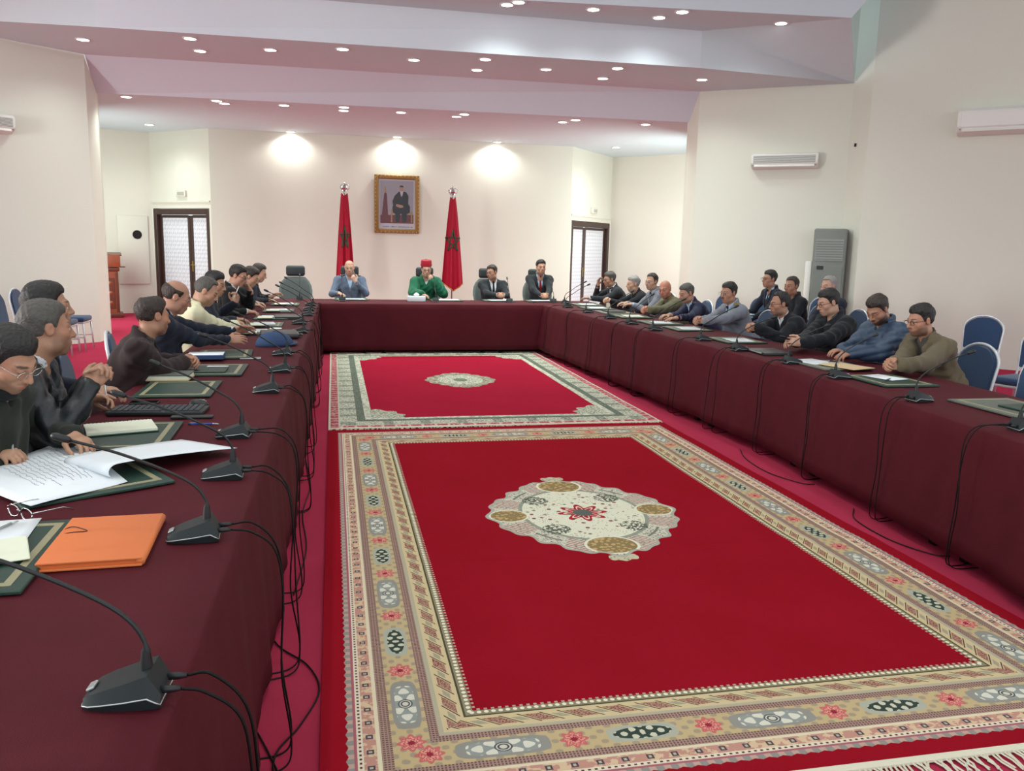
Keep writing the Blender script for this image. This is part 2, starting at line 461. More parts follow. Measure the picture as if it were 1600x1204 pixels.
# air conditioners
def aircon(label, L, h, d, p, q, s, z):
    t = thing('air_conditioner', label, 'air conditioner')
    bm = bmesh.new()
    prof = [(0, 0), (0, h), (-d * .75, h), (-d, h * .86), (-d, h * .3), (-d * .8, .04), (-d * .35, 0)]
    a = [bm.verts.new((-L / 2, y, zz)) for y, zz in prof]; b = [bm.verts.new((L / 2, y, zz)) for y, zz in prof]
    bm.faces.new(a); bm.faces.new(b[::-1])
    for i in range(len(prof)): bm.faces.new((a[i], b[i], b[(i + 1) % len(prof)], a[(i + 1) % len(prof)]))
    bmesh.ops.bevel(bm, geom=list(bm.edges), offset=.008, segments=2, affect='EDGES')
    bm_obj('housing', bm, M_WHITE, t, smooth=True, sharp=.6)
    box('grille', (0, -d - .002, h * .58), (L * .93, .008, h * .46), M_GREYP, t)
    for k in range(7): box('grille_slat', (0, -d - .009, h * (.39 + .065 * k)), (L * .93, .006, h * .022), M_WHITE, t)
    box('air_flap', (0, -d * .93, h * .19), (L * .9, .012, h * .2), M_WHITE, t, rot=Matrix.Rotation(-.5, 3, 'X'))
    for sx in (-1, 1): box('screw_cover', (sx * L * .465, -d - .004, h * .2), (.02, .008, .02), M_GREYP, t)
    wall_place(t, p, q, s, z); return t
WR = ((6.165, 13.84), (8.13, 12.39)); WRN = ((8.13, 11.9), (12.6, 7.43)); WL = ((-3.59, 14.07), (-5.55, 12.39))
aircon('white wall air conditioner with grey grille above the tall grey cabinet', 1.05, .25, .2, *WR, 1.48, 2.99)
t = aircon('cream wall air conditioner with dark oval badge above the empty blue chairs', 1.25, .37, .25, *WRN, 1.86, 3.36)
for ch in list(t.children):
    if ch.name.startswith('grille'): bpy.data.objects.remove(ch)
o = lathe('badge', [(0, 0), (.12, 0), (.12, .01), (0, .01)], M_BLACK, t, 24); o.scale = (1, .22, 1); o.rotation_euler.x = PI / 2; o.location = (-.22, -.245, .25)
box('front_panel', (0, -.252, .2), (1.16, .01, .2), M_WHITE, t, bevel=.004)
aircon('white wall air conditioner with grey grille above the row of chairs by the lectern side', 1.05, .25, .2, *WL, 1.63, 3.02)

# grey standing cabinet in the corner
t = thing('cabinet_air_conditioner', 'tall grey floor-standing air conditioning cabinet in the wall corner', 'air conditioner', (7.86, 12.25, 0), -.635)
M_TOWER = mat('tower_grey', '#757C75', .5, var=.05, vscale=5)
box('body', (0, 0, 1.01), (.5, .3, 2.02), M_TOWER, t, bevel=.03, seg=3)
box('base', (0, 0, .04), (.52, .32, .08), M_GREYP, t, bevel=.01)
box('front_panel', (0, -.155, .78), (.44, .012, 1.3), M_TOWER, t, bevel=.005)
box('outlet_grille', (0, -.155, 1.68), (.42, .012, .34), M_GREYP, t)
for k in range(8): box('louvre', (0, -.163, 1.54 + .04 * k), (.4, .012, .012), M_TOWER, t)
box('control_panel', (-.12, -.163, 1.4), (.1, .01, .06), M_BLACK, t)
box('pipe_cover', (-.31, .05, .75), (.1, .12, 1.5), M_WHITE, t, bevel=.02, seg=2)
o = box('sensor', (0, 0, 0), (.02, .03, .05), M_BLACK); tag(o, 'tiny black sensor on the wall return beside the grey cabinet', 'sensor'); o.location = (8.115, 12.2, 3.33)

# downlights
dl = tag(empty('downlight'), 'round recessed ceiling downlight, lit, in the low strip by the back wall', 'downlight', 'downlights in the low ceiling strip')
lathe('ring', [(.075, 0), (.1, 0), (.105, -.006), (.1, -.012), (.078, -.012)], M_WHITE, dl, 24, caps=False)
lathe('lens', [(0, -.004), (.074, -.004), (.078, -.009), (0, -.0095)], M_LENS, dl, 24)
sp = bpy.data.lights.new('downlight_beam', 'SPOT'); sp.energy = SPOT_POWER; sp.spot_size = 2.5; sp.spot_blend = 1.0; sp.shadow_soft_size = .07; sp.color = (.89, 1.0, .94)
so = bpy.data.objects.new('beam', sp); link(so, dl); so.location = (0, 0, -.03)
S1L = [(-3.2, 14.86), (-1.81, 14.75), (-1.72, 15.0), (-.76, 14.84), (.21, 14.69), (.21, 15.05), (1.17, 14.9), (2.24, 14.72), (2.15, 15.04), (4.06, 14.98), (4.21, 14.66), (5.55, 14.74), (-3.54, 18.3), (6.2, 18.27)]
S2L = [(-3.32, 13.02), (-1.85, 12.5), (-1.83, 13.25), (-.83, 12.86), (.17, 12.49), (1.2, 12.87), (2.2, 12.5), (2.21, 13.28), (3.21, 12.9), (4.21, 12.48), (4.24, 13.28), (5.75, 12.87)]
S3L = [(2.31, 11.52), (2.43, 11.36), (3.47, 11.4), (4.46, 11.52), (4.65, 11.17), (6.19, 11.3)]
S4L = [(x, y) for y in (8.2, 5.0, 2.0) for x in (-2.2, 1.3, 4.8)]  # unseen lamps added over the near tables for light from above
sp4 = sp.copy(); sp4.energy = SPOT_POWER * 1.9
first = True
for lst, z, lb, gr in ((S1L, Z1, None, None), (S2L, Z2, 'round recessed ceiling downlight, lit, in the middle ceiling strip', 'downlights in the middle ceiling strip'),
                       (S3L, Z3, 'round recessed ceiling downlight, lit, in the high front ceiling strip', 'downlights in the front ceiling strip'),
                       (S4L, Z4, 'round recessed ceiling downlight, lit, in the high ceiling over the rugs', 'downlights in the high ceiling')):
    for x, y in lst:
        o = dl if first else copy_tree(dl); first = False
        o.location = (x, y, z)
        if lb: tag(o, lb, 'downlight', gr)
        if lst is S4L:
            for ch in o.children:
                if ch.type == 'LIGHT': ch.data = sp4
wl = bpy.data.lights.new('wall_wash_beam', 'SPOT'); wl.energy = 40; wl.spot_size = 2.7; wl.spot_blend = .6; wl.shadow_soft_size = .05; wl.color = (1, 1, .95)
for x, lb in ((-.82, 'downlight washing the back wall above the empty grey armchair'), (1.36, 'downlight washing the back wall above the framed portrait'),
              (3.52, 'downlight washing the back wall above the two dark-suited men')):
    o = tag(copy_tree(dl), lb, 'downlight', 'wall-washing downlights'); o.location = (x, 18.33, Z1)
    for ch in o.children:
        if ch.type == 'LIGHT': ch.data = wl
# ================================================================ RUGS
def rug_detail_noise(o):
    n1 = xnoise(o, 55, 3); return n1
def make_big_rug_mat():
    m, b, o, x, y, z = new_mat('big_rug', .95, .02)
    A_, B_ = 1.482, 2.472
    ax, ay = abs(x), abs(y)
    dx, dy = A_ - ax, B_ - ay
    side = dx < dy
    d = xmin(dx, dy); s = xsel(side, y, x)
    P = .97
    t = xdist(s, P)                                  # 0 at white cartouche, P/2 at green
    v = d - .217
    nz = xnoise(o, 38, 3); fine = xnoise(o, 150, 2); vo, vcol = xvoro(o, 60)
    red = xmix(xnoise(o, 1.7, 5), '#84101B', '#961526')
    red = xmix((xnoise(o, 260, 2) > .62) * .12, red, '#6E0A18')
    col = red
    # outer scalloped band
    sc = xdist(s, .05)
    band = (d > (.004 + sc * .35)) & (d < .45 + 0)
    c = xmix((sc < .013) & between(d, .005, .03), '#B79A8C', '#8D8781')
    c = xmix(between(d, .03, .04), c, '#A4606A')
    dot = (xdist(s, .022) < .005) & between(d, .046, .054)
    c = xmix(between(d, .04, .06), c, '#D8CBB4'); c = xmix(dot, c, '#5A3A3A')
    # motif band .06 - .1
    q = xdist(s, .085)
    mb = between(d, .06, .103)
    c = xmix(mb, c, xmix(nz > .52, '#B98A7C', '#CDB292'))
    c = xmix(mb & (q < .012) & between(d, .07, .094), c, '#4E4A52')
    c = xmix(mb & (q < .005) & between(d, .076, .088), c, '#B9A790')
    c = xmix(between(d, .103, .117), c, '#D6C9AC')
    stripe = between(d, .117, .154) | between(d, .28, .313)
    c = xmix(stripe, c, xmix((xdist(s, .012) < .003) | (xdist(d, .012) < .002), '#6A4B48', '#9E8377'))
    # cartouche band
    cb = between(d, .154, .28)
    c = xmix(cb, c, xmix((xcos(s * 95) * xcos(v * 110)) > .35, '#BBA67E', '#A0917A'))
    tg = P / 2 - t
    wc = (((t / .16).pow(4.0) + (abs(v) / .05).pow(4.0)) < 1.0) & cb
    wi = ((t / .125).pow(4.0) + (abs(v) / .036).pow(4.0)) < 1.0
    c = xmix(wc, c, '#8E8C84'); c = xmix(wc & wi, c, xmix((xcos(t * 70) * xcos(v * 120) + xcos(t * 140 + 1.0) * .45) > -.12, '#8F948F', '#D2CEBE'))
    rl = xsqrt(t * t * .7 + v * v)
    c = xmix(wc & (rl < .026), c, xmix((rl < .011) | between(rl, .017, .021), '#55585A', '#C9C4B4'))
    gc = (((tg / .125).pow(4.0) + (abs(v) / .046).pow(4.0)) < 1.0) & cb
    gi = ((tg / .105).pow(2.0) + (abs(v) / .034).pow(2.0)) < 1.0
    c = xmix(gc, c, '#A7A898'); c = xmix(gc & gi, c, xmix((xcos(tg * 85 + .6) * xcos(v * 150) + xcos(tg * 190) * .5 + (fine - .5) * .8) > .12, '#3B463F', '#C4C2AC'))
    rt = t - .2425
    th = xatan2(v, rt); rr = xsqrt(rt * rt + v * v) / (1 + xcos(th * 8) * .16)
    c = xmix((rr < .044) & cb, c, '#C06A66'); c = xmix((rr < .033) & cb, c, xmix(fine > .5, '#B9575A', '#D89A88'))
    c = xmix((rr < .012) & cb, c, '#8E2E3C')
    c = xmix(between(d, .313, .33), c, '#ADA58E')
    # inner beige motif band
    ib = between(d, .33, .41)
    c = xmix(ib, c, '#C8B58E')
    dg = s * .72 + d
    q2 = xdist(dg, .105); v2 = abs(d - .37)
    c = xmix(ib & (q2 < .022) & (v2 < .022), c, xmix(fine > .48, '#7E4A46', '#A98572'))
    c = xmix(ib & (q2 > .040) & (v2 < .012), c, '#9F9880')
    c = xmix(ib & between(q2, .026, .032) & (v2 < .028), c, '#4B4038')
    c = xmix(between(d, .41, .418), c, '#4C4A38'); c = xmix(between(d, .418, .45), c, '#8B8268')
    pr = xdist(s, .026)
    c = xmix((pr * pr + (d - .434).pow(2.0)) < .00007, c, '#E2DAC2')
    inb = (d > .0) & ((d < .446) | ((d < .458) & (pr < .006))) & band.__or__(d > .03)
    col = xmix(inb, col, c)
    # medallion
    my = y - .06
    ex, ey = x / .60, my / .74
    rad = xsqrt(ex * ex + ey * ey); ang = xatan2(ey, ex)
    edge = .90 + xcos(ang * 4) * .055 + abs(xcos(ang * 8)) * .05 + xcos(ang * 24) * .018
    mm = rad < edge
    mc = xmix(nz > .5, '#D3D0BA', '#C2BDA6')
    spk = (vo < .22) & (rad < .64)
    v2d, v2c = xvoro(o, 22); v3d, v3c = xvoro(o, 34); sep = X.nt.nodes.new('ShaderNodeSeparateColor'); X.nt.links.new(v2c, sep.inputs[0]); rnd = X(sep.outputs[0]); sct = xcos(ang * 8)
    mc = xmix(between(rad, .62, .66), mc, '#8D9384')
    outer = (rad > .66)
    mc = xmix(outer, mc, xmix(xnoise(o, 70, 2) > .60, '#C6C2B0', '#8A847A'))
    mc = xmix(outer & (sct > .2) & (vo < .30), mc, '#3F4840')
    mc = xmix(outer & (sct < -.35) & (xdist(x + my, .035) < .007), mc, '#9A6A66')
    mc = xmix(between(rad, .74, .765) & (sct > .1), mc, '#77786C')
    mc = xmix((rad < .62), mc, xmix(spk & (xnoise(o, 9, 1) > .47), '#D6D4BE', xmix(xnoise(o, 20, 1) > .5, '#8C3A3C', '#6B6F60')))
    mc = xmix((rad < .60) & (v2d < .30) & (rnd > .45), mc, xmix(rnd > .72, '#A9A68E', '#94474A'))
    mc = xmix((rad < .60) & (v2d < .17) & (rnd > .45), mc, '#5E6458')
    lb1 = xsqrt(((ax - .47) / .11).pow(2.0) + (my / .10).pow(2.0)); lb2 = xsqrt((ax / .14).pow(2.0) + ((abs(my) - .57) / .13).pow(2.0))
    lobe = xmin(lb1, lb2)
    mc = xmix(lobe < 1.0, mc, xmix(v3d > .42, '#B99E70', '#8A7752'))
    mc = xmix(between(lobe, 1.0, 1.12), mc, '#D9D6C0')
    fl = xsqrt((ax - .24).pow(2.0) + (abs(my) - .27).pow(2.0))
    mc = xmix((fl < .085) & (xnoise(o, 60, 2) > .47), mc, '#5A5F54')
    rs = xsqrt(x * x + my * my); as_ = xatan2(my, x)
    st = .125 + xcos(as_ * 8) * .035
    mc = xmix(rs < st, mc, '#A02A38'); mc = xmix(rs < (st - .035), mc, '#D8C9B4'); mc = xmix(rs < (st - .055), mc, '#A23440')
    mc = xmix(rs < .06, mc, '#5B625C')
    mc = xmix(mm & (rad > (edge - .035)), mc, '#A5A598')
    pend = (xsqrt((ax / .09).pow(2.0) + ((abs(my) - .76) / .055).pow(2.0))) < (.85 + xcos(x * 90) * .12)
    col = xmix(pend, col, xmix(vo < .25, '#BDB59A', '#45443A'))
    col = xmix(mm, col, mc)
    setcol(b, col); xbump(b, xnoise(o, 420, 2), .5, .004)
    return m
def make_small_rug_mat():
    m, b, o, x, y, z = new_mat('second_rug', .95, .02)
    A_, B_ = 1.555, 2.58
    ax, ay = abs(x), abs(y); dx, dy = A_ - ax, B_ - ay
    side = dx < dy; d = xmin(dx, dy); s = xsel(side, y, x)
    nz = xnoise(o, 30, 3); n2 = xnoise(o, 60, 3)
    col = xmix(xnoise(o, 1.5, 4), '#90162C', '#A01E36')
    c = xmix(n2 > .52, '#C3C2AE', '#85877C')
    sp_ = xdist(s, .34)
    c = xmix((sp_ < .045), c, xmix(n2 > .5, '#6E7468', '#9EA092'))
    c = xmix(d < .095, c, xmix((xdist(s, .12) < .012) | (nz > .6), '#A8505C', '#C9A79C'))
    c = xmix(between(d, .085, .1), c, '#B7B6A2')
    c = xmix(d < .014, c, '#C9C6B4')
    c = xmix(between(d, .255, .33), c, xmix(n2 > .55, '#5C6459', '#7F8478'))
    c = xmix(between(d, .33, .40), c, xmix(nz > .5, '#C9C8B4', '#9FA092'))
    col = xmix(d < .40, col, c)
    cx, cy = (A_ - .36) - ax, (B_ - .36) - ay
    cr = xsqrt((cx / .36).pow(2.0) + (cy / .46).pow(2.0)); ca = xatan2(cy, cx)
    col = xmix((cr < (1 + xcos(ca * 14) * .06)) & (d > .39), col, xmix(n2 > .5, '#C4C3AE', '#7C8074'))
    my = y + .02; ex, ey = x / .44, my / .56
    r = xsqrt(ex * ex + ey * ey); a = xatan2(ey, ex)
    e = .86 + xcos(a * 4) * .06 + abs(xcos(a * 8)) * .07
    mc = xmix(n2 > .5, '#CFCCB8', '#858A7C'); mc = xmix(r > .62, mc, xmix(nz > .5, '#A9A48E', '#7F7C70'))
    mc = xmix(r < .2, mc, '#6E7A68')
    col = xmix(r < e, col, mc)
    setcol(b, col); xbump(b, xnoise(o, 420, 2), .5, .004)
    return m
def rug(name, label, cx, cy, hx, hy, m, rot, fr_near, fr_far, fl):
    t = thing(name, label, 'rug', (cx, cy, 0), rot)
    V = []; F = []; ny = 90; cr = -.62 if name == 'oriental_rug' and fl > .06 else 9
    for i in range(ny + 1):
        y = -hy + 2 * hy * i / ny; zz = .0125 + .0015 * math.sin(y * 5) + .0045 * math.exp(-((y - cr) / .06) ** 2)
        V += [(-hx, y, .001), (-hx, y, zz), (-hx * .3, y - .03, zz), (hx * .4, y + .03, zz), (hx, y, zz), (hx, y, .001)]
    for i in range(ny):
        for k in range(5): F.append((i * 6 + k, i * 6 + k + 1, i * 6 + k + 7, i * 6 + k + 6))
    mesh_obj('pile', V, F, m, t, smooth=False)
    M_FR = mat('fringe_cotton', '#CFC9B4', .9)
    V = []; F = []
    for sgn, use in ((-1, fr_near), (1, fr_far)):
        if not use: continue
        n = int(2 * hx / .016)
        for i in range(n):
            x = -hx + (i + .5) * 2 * hx / n; j = random.uniform(-.02, .02); L = fl * random.uniform(.75, 1.1); k = random.uniform(-.018, .018)
            base = len(V); w = .0045
            for q, f in ((0, 0), (.5, .6), (1, 1)):
                yy = sgn * (hy - .004 + L * q); zz = .009 - .004 * q + random.uniform(0, .002)
                xx = x + j * f + k * math.sin(q * 3)
                V += [(xx - w, yy, zz), (xx + w, yy, zz), (xx, yy, zz + .004)]
            for r_ in (0, 3):
                for a_, b_ in ((0, 1), (1, 2), (2, 0)): F.append((base + r_ + a_, base + r_ + b_, base + r_ + 3 + b_, base + r_ + 3 + a_))
    if V:
        f = mesh_obj('fringe', V, F, M_FR, t); f['kind'] = 'stuff'
        for sgn, use in ((-1, fr_near), (1, fr_far)):
            if use: box('woven_end', (0, sgn * (hy - .012), .0105), (2 * hx, .03, .009), M_FR, t)
    return t
rug('oriental_rug', 'large red rug with wide beige border and big cream medallion', 1.498, 4.70, 1.56, 2.57, make_big_rug_mat(), 0, True, False, .09)
rug('oriental_rug', 'red rug with grey-green floral border and corners, laid before the head table', 1.5, 9.93, 1.56, 2.60, make_small_rug_mat(), 0, True, True, .05)

# ================================================================ TABLES AND CLOTHS
TH = .75
def resample(pts, step):
    P = [np.array(p, float) for p in pts]; out = [P[0]]
    for a, b in zip(P[:-1], P[1:]):
        n = max(1, int(np.linalg.norm(b - a) / step))
        for k in range(1, n + 1): out.append(a + (b - a) * k / n)
    return out
def cloth(name, label, inner, outer, zi=.06, zo=.1, flare=.05, seed=0, end0=True, end1=False):
    rng = np.random.RandomState(seed); ph = rng.rand(8) * 6.3
    n = max(int(np.linalg.norm(np.array(inner[-1]) - np.array(inner[0])) / .05), 30)
    def lerp_poly(p):
        P = np.array(p, float); L = np.r_[0, np.cumsum(np.linalg.norm(np.diff(P, axis=0), axis=1))]
        s = np.linspace(0, L[-1], n + 1); return np.stack([np.interp(s, L, P[:, 0]), np.interp(s, L, P[:, 1])], 1), s
    I, S = lerp_poly(inner); O, _ = lerp_poly(outer)
    def wave(s, k): return .5 * math.sin(s * 5.1 + ph[k]) + .35 * math.sin(s * 11.3 + ph[k + 1]) + .25 * math.sin(s * 23 + ph[k + 2]) + .5 * max(0, math.sin(s * 3.3 + ph[k + 3])) ** 6
    V = []; rows = []
    for i in range(n + 1):
        u = I[i] - O[i]; W = np.linalg.norm(u); u = u / W; s = S[i]; row = []
        for k in range(6):                                  # outer skirt, from the hem upward
            f = 1 - k / 5.0; off = .012 + flare * .7 * f + .012 * f * wave(s, 0)
            p = O[i] - u * off; row.append((p[0], p[1], zo + (TH - .012 - zo) * (1 - f)))
        for k in range(11):
            q = k / 10; p = O[i] + u * W * q
            z = TH + .0012 * math.sin(s * 7 + q * 9 + ph[3]) + .0012 * math.sin(s * 3 - q * 17 + ph[4])
            if k in (0, 10): z = TH - .003
            row.append((p[0], p[1], z))
        for k in range(9):
            f = k / 8.0; off = .012 + flare * f + (.004 + .016 * f) * wave(s, 2)
            p = I[i] + u * off; row.append((p[0], p[1], TH - .014 - (TH - .014 - zi) * f))
        rows.append(row)
    m = len(rows[0])
    for r in rows: V += r
    F = [(i * m + k, i * m + k + 1, (i + 1) * m + k + 1, (i + 1) * m + k) for i in range(n) for k in range(m - 1)]
    def endskirt(i, sgn):
        nonlocal V, F
        t = (I[min(i + 1, n)] - I[max(i - 1, 0)]); t = t / np.linalg.norm(t) * sgn
        top = [i * m + k for k in range(5, 18)]; prev = top
        for f in (.05, .35, .7, 1.0):
            cur = []
            for j, k in enumerate(top):
                x, y, z = V[k]; cur.append(len(V)); V.append((x + t[0] * (.01 + .04 * f + .01 * f * math.sin(j * 1.7)), y + t[1] * (.01 + .04 * f), TH - .01 - (TH - .08) * f))
            for a in range(len(top) - 1): F.append((prev[a], prev[a + 1], cur[a + 1], cur[a]))
            prev = cur
    if end0: endskirt(0, -1)
    if end1: endskirt(n, 1)
    o = mesh_obj(name, V, F, M_CLOTH, smooth=True)
    md = o.modifiers.new('thickness', 'SOLIDIFY'); md.thickness = .004; md.offset = -1
    return tag(o, label, 'tablecloth')
LI = [(-.335, .75), (-.321, 1.375), (-.304, 2.77), (-.27, 7.0), (-.225, 12.44)]
LO = [(-1.225, .75), (-1.22, 2.8), (-1.17, 7.0), (-1.12, 12.44)]
RI = [(3.17, 12.44), (3.29, 10.6), (3.41, 8.2), (3.49, 6.6), (3.50, 5.85), (3.42, 4.6), (3.29, 3.35), (3.13, 2.1)]
RO = [(4.06, 12.44), (4.18, 10.6), (4.30, 8.2), (4.38, 6.6), (4.40, 5.85), (4.32, 4.6), (4.19, 3.35), (4.03, 2.1)]
cloth('tablecloth', 'burgundy cloth over the long table with the orange folder on it', LI, LO, seed=1, flare=.04)
cloth('tablecloth', 'burgundy cloth over the long table in front of the officers and dark jackets', RI, RO, zi=.075, seed=2, flare=.10, end0=False, end1=True)
cloth('tablecloth', 'burgundy cloth over the head table beneath the portrait', [(-1.2, 12.45), (4.15, 12.45)], [(-1.2, 13.42), (4.15, 13.42)], seed=3, flare=.03, end0=True, end1=True)
M_STEEL = mat('table_steel', '#141414', .4, metal=.6)
def table_seg(label, group, p, q, w, side):
    p = Vector(p); q = Vector(q); u = (q - p).normalized(); L = (q - p).length; n = Vector((-u.y, u.x)) * side
    c = p + u * L / 2 + n * w / 2
    t = thing('folding_table', label, 'table', (c.x, c.y, 0), math.atan2(u.y, u.x), group)
    box('tabletop', (0, 0, TH - .024), (L - .02, w - .03, .03), M_MAHOGD, t)
    for a in (-1, 1):
        for b_ in (-1, 1):
            lg = tube('leg', [(a * (L / 2 - .14), b_ * (w / 2 - .1), .02), (a * (L / 2 - .14), b_ * (w / 2 - .1), TH - .04)], .018, M_STEEL, t, 8)
            box('foot', (a * (L / 2 - .14), b_ * (w / 2 - .075), .012), (.06, .16, .022), M_STEEL, lg)
    return t
def row_of(poly, label, group, w, side, step):
    P = resample(poly, 99); L = [0]
    for a, b in zip(P[:-1], P[1:]): L.append(L[-1] + np.linalg.norm(b - a))
    n = round(L[-1] / step)
    X_ = lambda s: (np.interp(s, L, [p[0] for p in P]), np.interp(s, L, [p[1] for p in P]))
    for k in range(n): table_seg(label, group, X_(L[-1] * k / n), X_(L[-1] * (k + 1) / n), w, side)
row_of(LI, 'black-legged folding table under the cloth with the orange folder', 'tables under the orange folder side cloth', .9, 1, 1.8)
row_of(RI, 'black-legged folding table whose feet show below the cloth before the officers', 'tables under the officers side cloth', .89, 1, 1.75)
row_of([(-1.2, 12.45), (4.15, 12.45)], 'black-legged folding table under the head table cloth', 'tables under the head table cloth', .97, 1, 1.8)

# ================================================================ CHAIRS
def make_banquet(name, label, group):
    t = tag(empty(name), label, 'chair', group)
    # local: seat faces -y (sitter looks to -y), back at +y
    bm = bmesh.new(); add_box(bm, (0, -.01, .455), (.44, .43, .07), bevel=.028, seg=3); bm_obj('seat', bm, M_BLUE, t, smooth=True)
    box('seat_rail', (0, -.01, .408), (.43, .42, .025), M_FRAMEW, t, bevel=.006)
    prof = []
    for k in range(17):
        a = PI * k / 16
        prof.append((.2 * math.cos(a), .78 + .15 * math.sin(a)))
    prof = [(.185, .56)] + prof + [(-.185, .56)]
    def back_y(z): return .205 + (z - .45) * .17
    bm = bmesh.new(); fr = []; bk = []
    for x, z in prof:
        fr.append(bm.verts.new((x, back_y(z) - .028, z))); bk.append(bm.verts.new((x, back_y(z) + .012, z)))
    n = len(prof); bm.faces.new(fr); bm.faces.new(bk[::-1])
    for i in range(n): bm.faces.new((fr[i], bk[i], bk[(i + 1) % n], fr[(i + 1) % n]))
    bmesh.ops.bevel(bm, geom=[e for e in bm.edges if abs(e.verts[0].co.y - e.verts[1].co.y) < .03 or True], offset=.008, segments=2, affect='EDGES')
    bm_obj('backrest', bm, M_BLUE, t, smooth=True, sharp=1.0)
    pts = [(.205, .225, .02), (.207, .205, .45)] + [(1.07 * x, back_y(z), .56 + (z - .56) * 1.045) for x, z in prof] + [(-.207, .205, .45), (-.205, .225, .02)]
    tube('back_frame', pts, .0125, M_FRAMEW, t, 8)
    tube('handle_grip', [(-.05, back_y(.925) - .012, .905), (0, back_y(.925) - .014, .915), (.05, back_y(.925) - .012, .905)], .01, M_FRAMEW, t, 6)
    for s in (-1, 1): tube('leg', [(s * .2, -.205, .41), (s * .205, -.225, .01)], .0125, M_FRAMEW, t, 8)
    for s in (-1, 1): tube('stretcher', [(s * .203, -.215, .2), (s * .205, .216, .2)], .009, M_FRAMEW, t, 6)
    return t
BCH = make_banquet('banquet_chair', 'blue padded banquet chair with silver frame', None)
BCH_USED = [False]
def banquet(x, y, face, label, group=None):
    """face = direction (radians) in which the sitter looks"""
    o = BCH if not BCH_USED[0] else copy_tree(BCH)
    BCH_USED[0] = True
    if 'group' in o: del o['group']
    tag(o, label, 'chair', group); o.location = (x, y, 0); o.rotation_euler.z = face + PI / 2
    return o
for k, y in enumerate((13.1, 12.5, 11.9, 11.3, 10.7, 10.1)):
    banquet(-3.72 - .02 * k, y, 0.0 + .03 * math.sin(k * 2), 'empty blue chair in the row against the wall on the lectern side', 'empty chairs by the lectern side wall')
banquet(7.3, 8.3, PI + .55, 'empty blue chair with rounded silver-framed back, alone against the cream wall')
banquet(4.72, 4.98, PI - .05, 'empty blue chair pulled up beside the man in the olive blazer')
banquet(6.55, 6.75, PI + .3, 'empty blue chair between the lone wall chair and the one beside the olive blazer')
banquet(5.98, 12.45, PI + .3, 'empty blue chair seen between the navy uniform and the grey officer')
banquet(6.12, 11.62, PI + .2, 'empty blue chair behind the grey officer, next to the seated man in a tie')
banquet(7.2, 11.7, PI + .2, 'empty blue chair beside the tall grey cabinet')

def make_exec(label, group=None):
    t = tag(empty('office_armchair'), label, 'chair', group)
    # faces -y
    bm = bmesh.new(); add_box(bm, (0, -.02, .46), (.52, .5, .11), bevel=.045, seg=3); bm_obj('seat', bm, M_EXEC, t, smooth=True)
    V = []; F = []; rows = 9; cols = 12
    for sgn in (0, 1):
        for i in range(rows):
            f = i / (rows - 1); z = .5 + .56 * f; hw = (.20 + .065 * min(1, f * 2.2)) * (1 - .42 * (max(0, f - .55) / .45) ** 2.6)
            for j in range(cols + 1):
                q = j / cols * 2 - 1; x = hw * q
                th = .055 * math.sqrt(max(0, 1 - abs(q) ** 4)) * (1 - .5 * max(0, f - .85) / .15)
                y = .24 + .14 * f - .05 * (abs(q) ** 2) * -1 * -.8 + (th if sgn else -th)
                V.append((x, y, z))
    def id(s, i, j): return s * rows * (cols + 1) + i * (cols + 1) + j
    for i in range(rows - 1):
        for j in range(cols):
            F.append((id(0, i, j), id(0, i, j + 1), id(0, i + 1, j + 1), id(0, i + 1, j))); F.append((id(1, i, j), id(1, i + 1, j), id(1, i + 1, j + 1), id(1, i, j + 1)))
        F.append((id(0, i, 0), id(0, i + 1, 0), id(1, i + 1, 0), id(1, i, 0))); F.append((id(0, i, cols), id(1, i, cols), id(1, i + 1, cols), id(0, i + 1, cols)))
    for j in range(cols):
        F.append((id(0, 0, j), id(1, 0, j), id(1, 0, j + 1), id(0, 0, j + 1))); F.append((id(0, rows - 1, j), id(0, rows - 1, j + 1), id(1, rows - 1, j + 1), id(1, rows - 1, j)))
    mesh_obj('backrest', V, F, M_EXEC, t, smooth=True)
    bm = bmesh.new(); add_box(bm, (0, .375, 1.155), (.30, .09, .17), bevel=.042, seg=4); bm_obj('headrest', bm, M_EXECH, t, smooth=True)
    for s in (-1, 1):
        tube('armrest', catmull([(s * .27, .26, .52), (s * .31, .22, .66), (s * .31, 0, .69), (s * .3, -.14, .66), (s * .27, -.16, .48)], 5), .022, M_BLACK, t, 8)
    tube('column', [(0, 0, .12), (0, 0, .42)], .03, M_STEEL, t, 10)
    for k in range(5):
        a = 2 * PI * k / 5
        lg = tube('base_spoke', [(.03 * math.cos(a), .03 * math.sin(a), .12), (.3 * math.cos(a), .3 * math.sin(a), .075)], .02, M_BLACK, t, 6)
        lathe('caster', [(.0, 0), (.028, .005), (.03, .03), (.022, .058), (0, .06)], M_BLACK, lg, 10, loc=(.3 * math.cos(a), .3 * math.sin(a), 0))
    return t
ex0 = make_exec('empty grey office armchair with dark headrest at the head table')
ex0.location = (-.6, 13.72, 0)
EXEC = []
for x, lb in ((.27, 'office armchair with dark headrest behind the grey uniform at the head table'), (1.53, 'office armchair with dark headrest behind the green cloak and fez'),
              (2.62, 'office armchair with dark headrest behind the man glancing sideways at the head table'), (3.5, 'office armchair with dark headrest behind the red tie at the head table')):
    o = copy_tree(ex0); tag(o, lb, 'chair'); o.location = (x, 13.98, 0); EXEC.append(o)

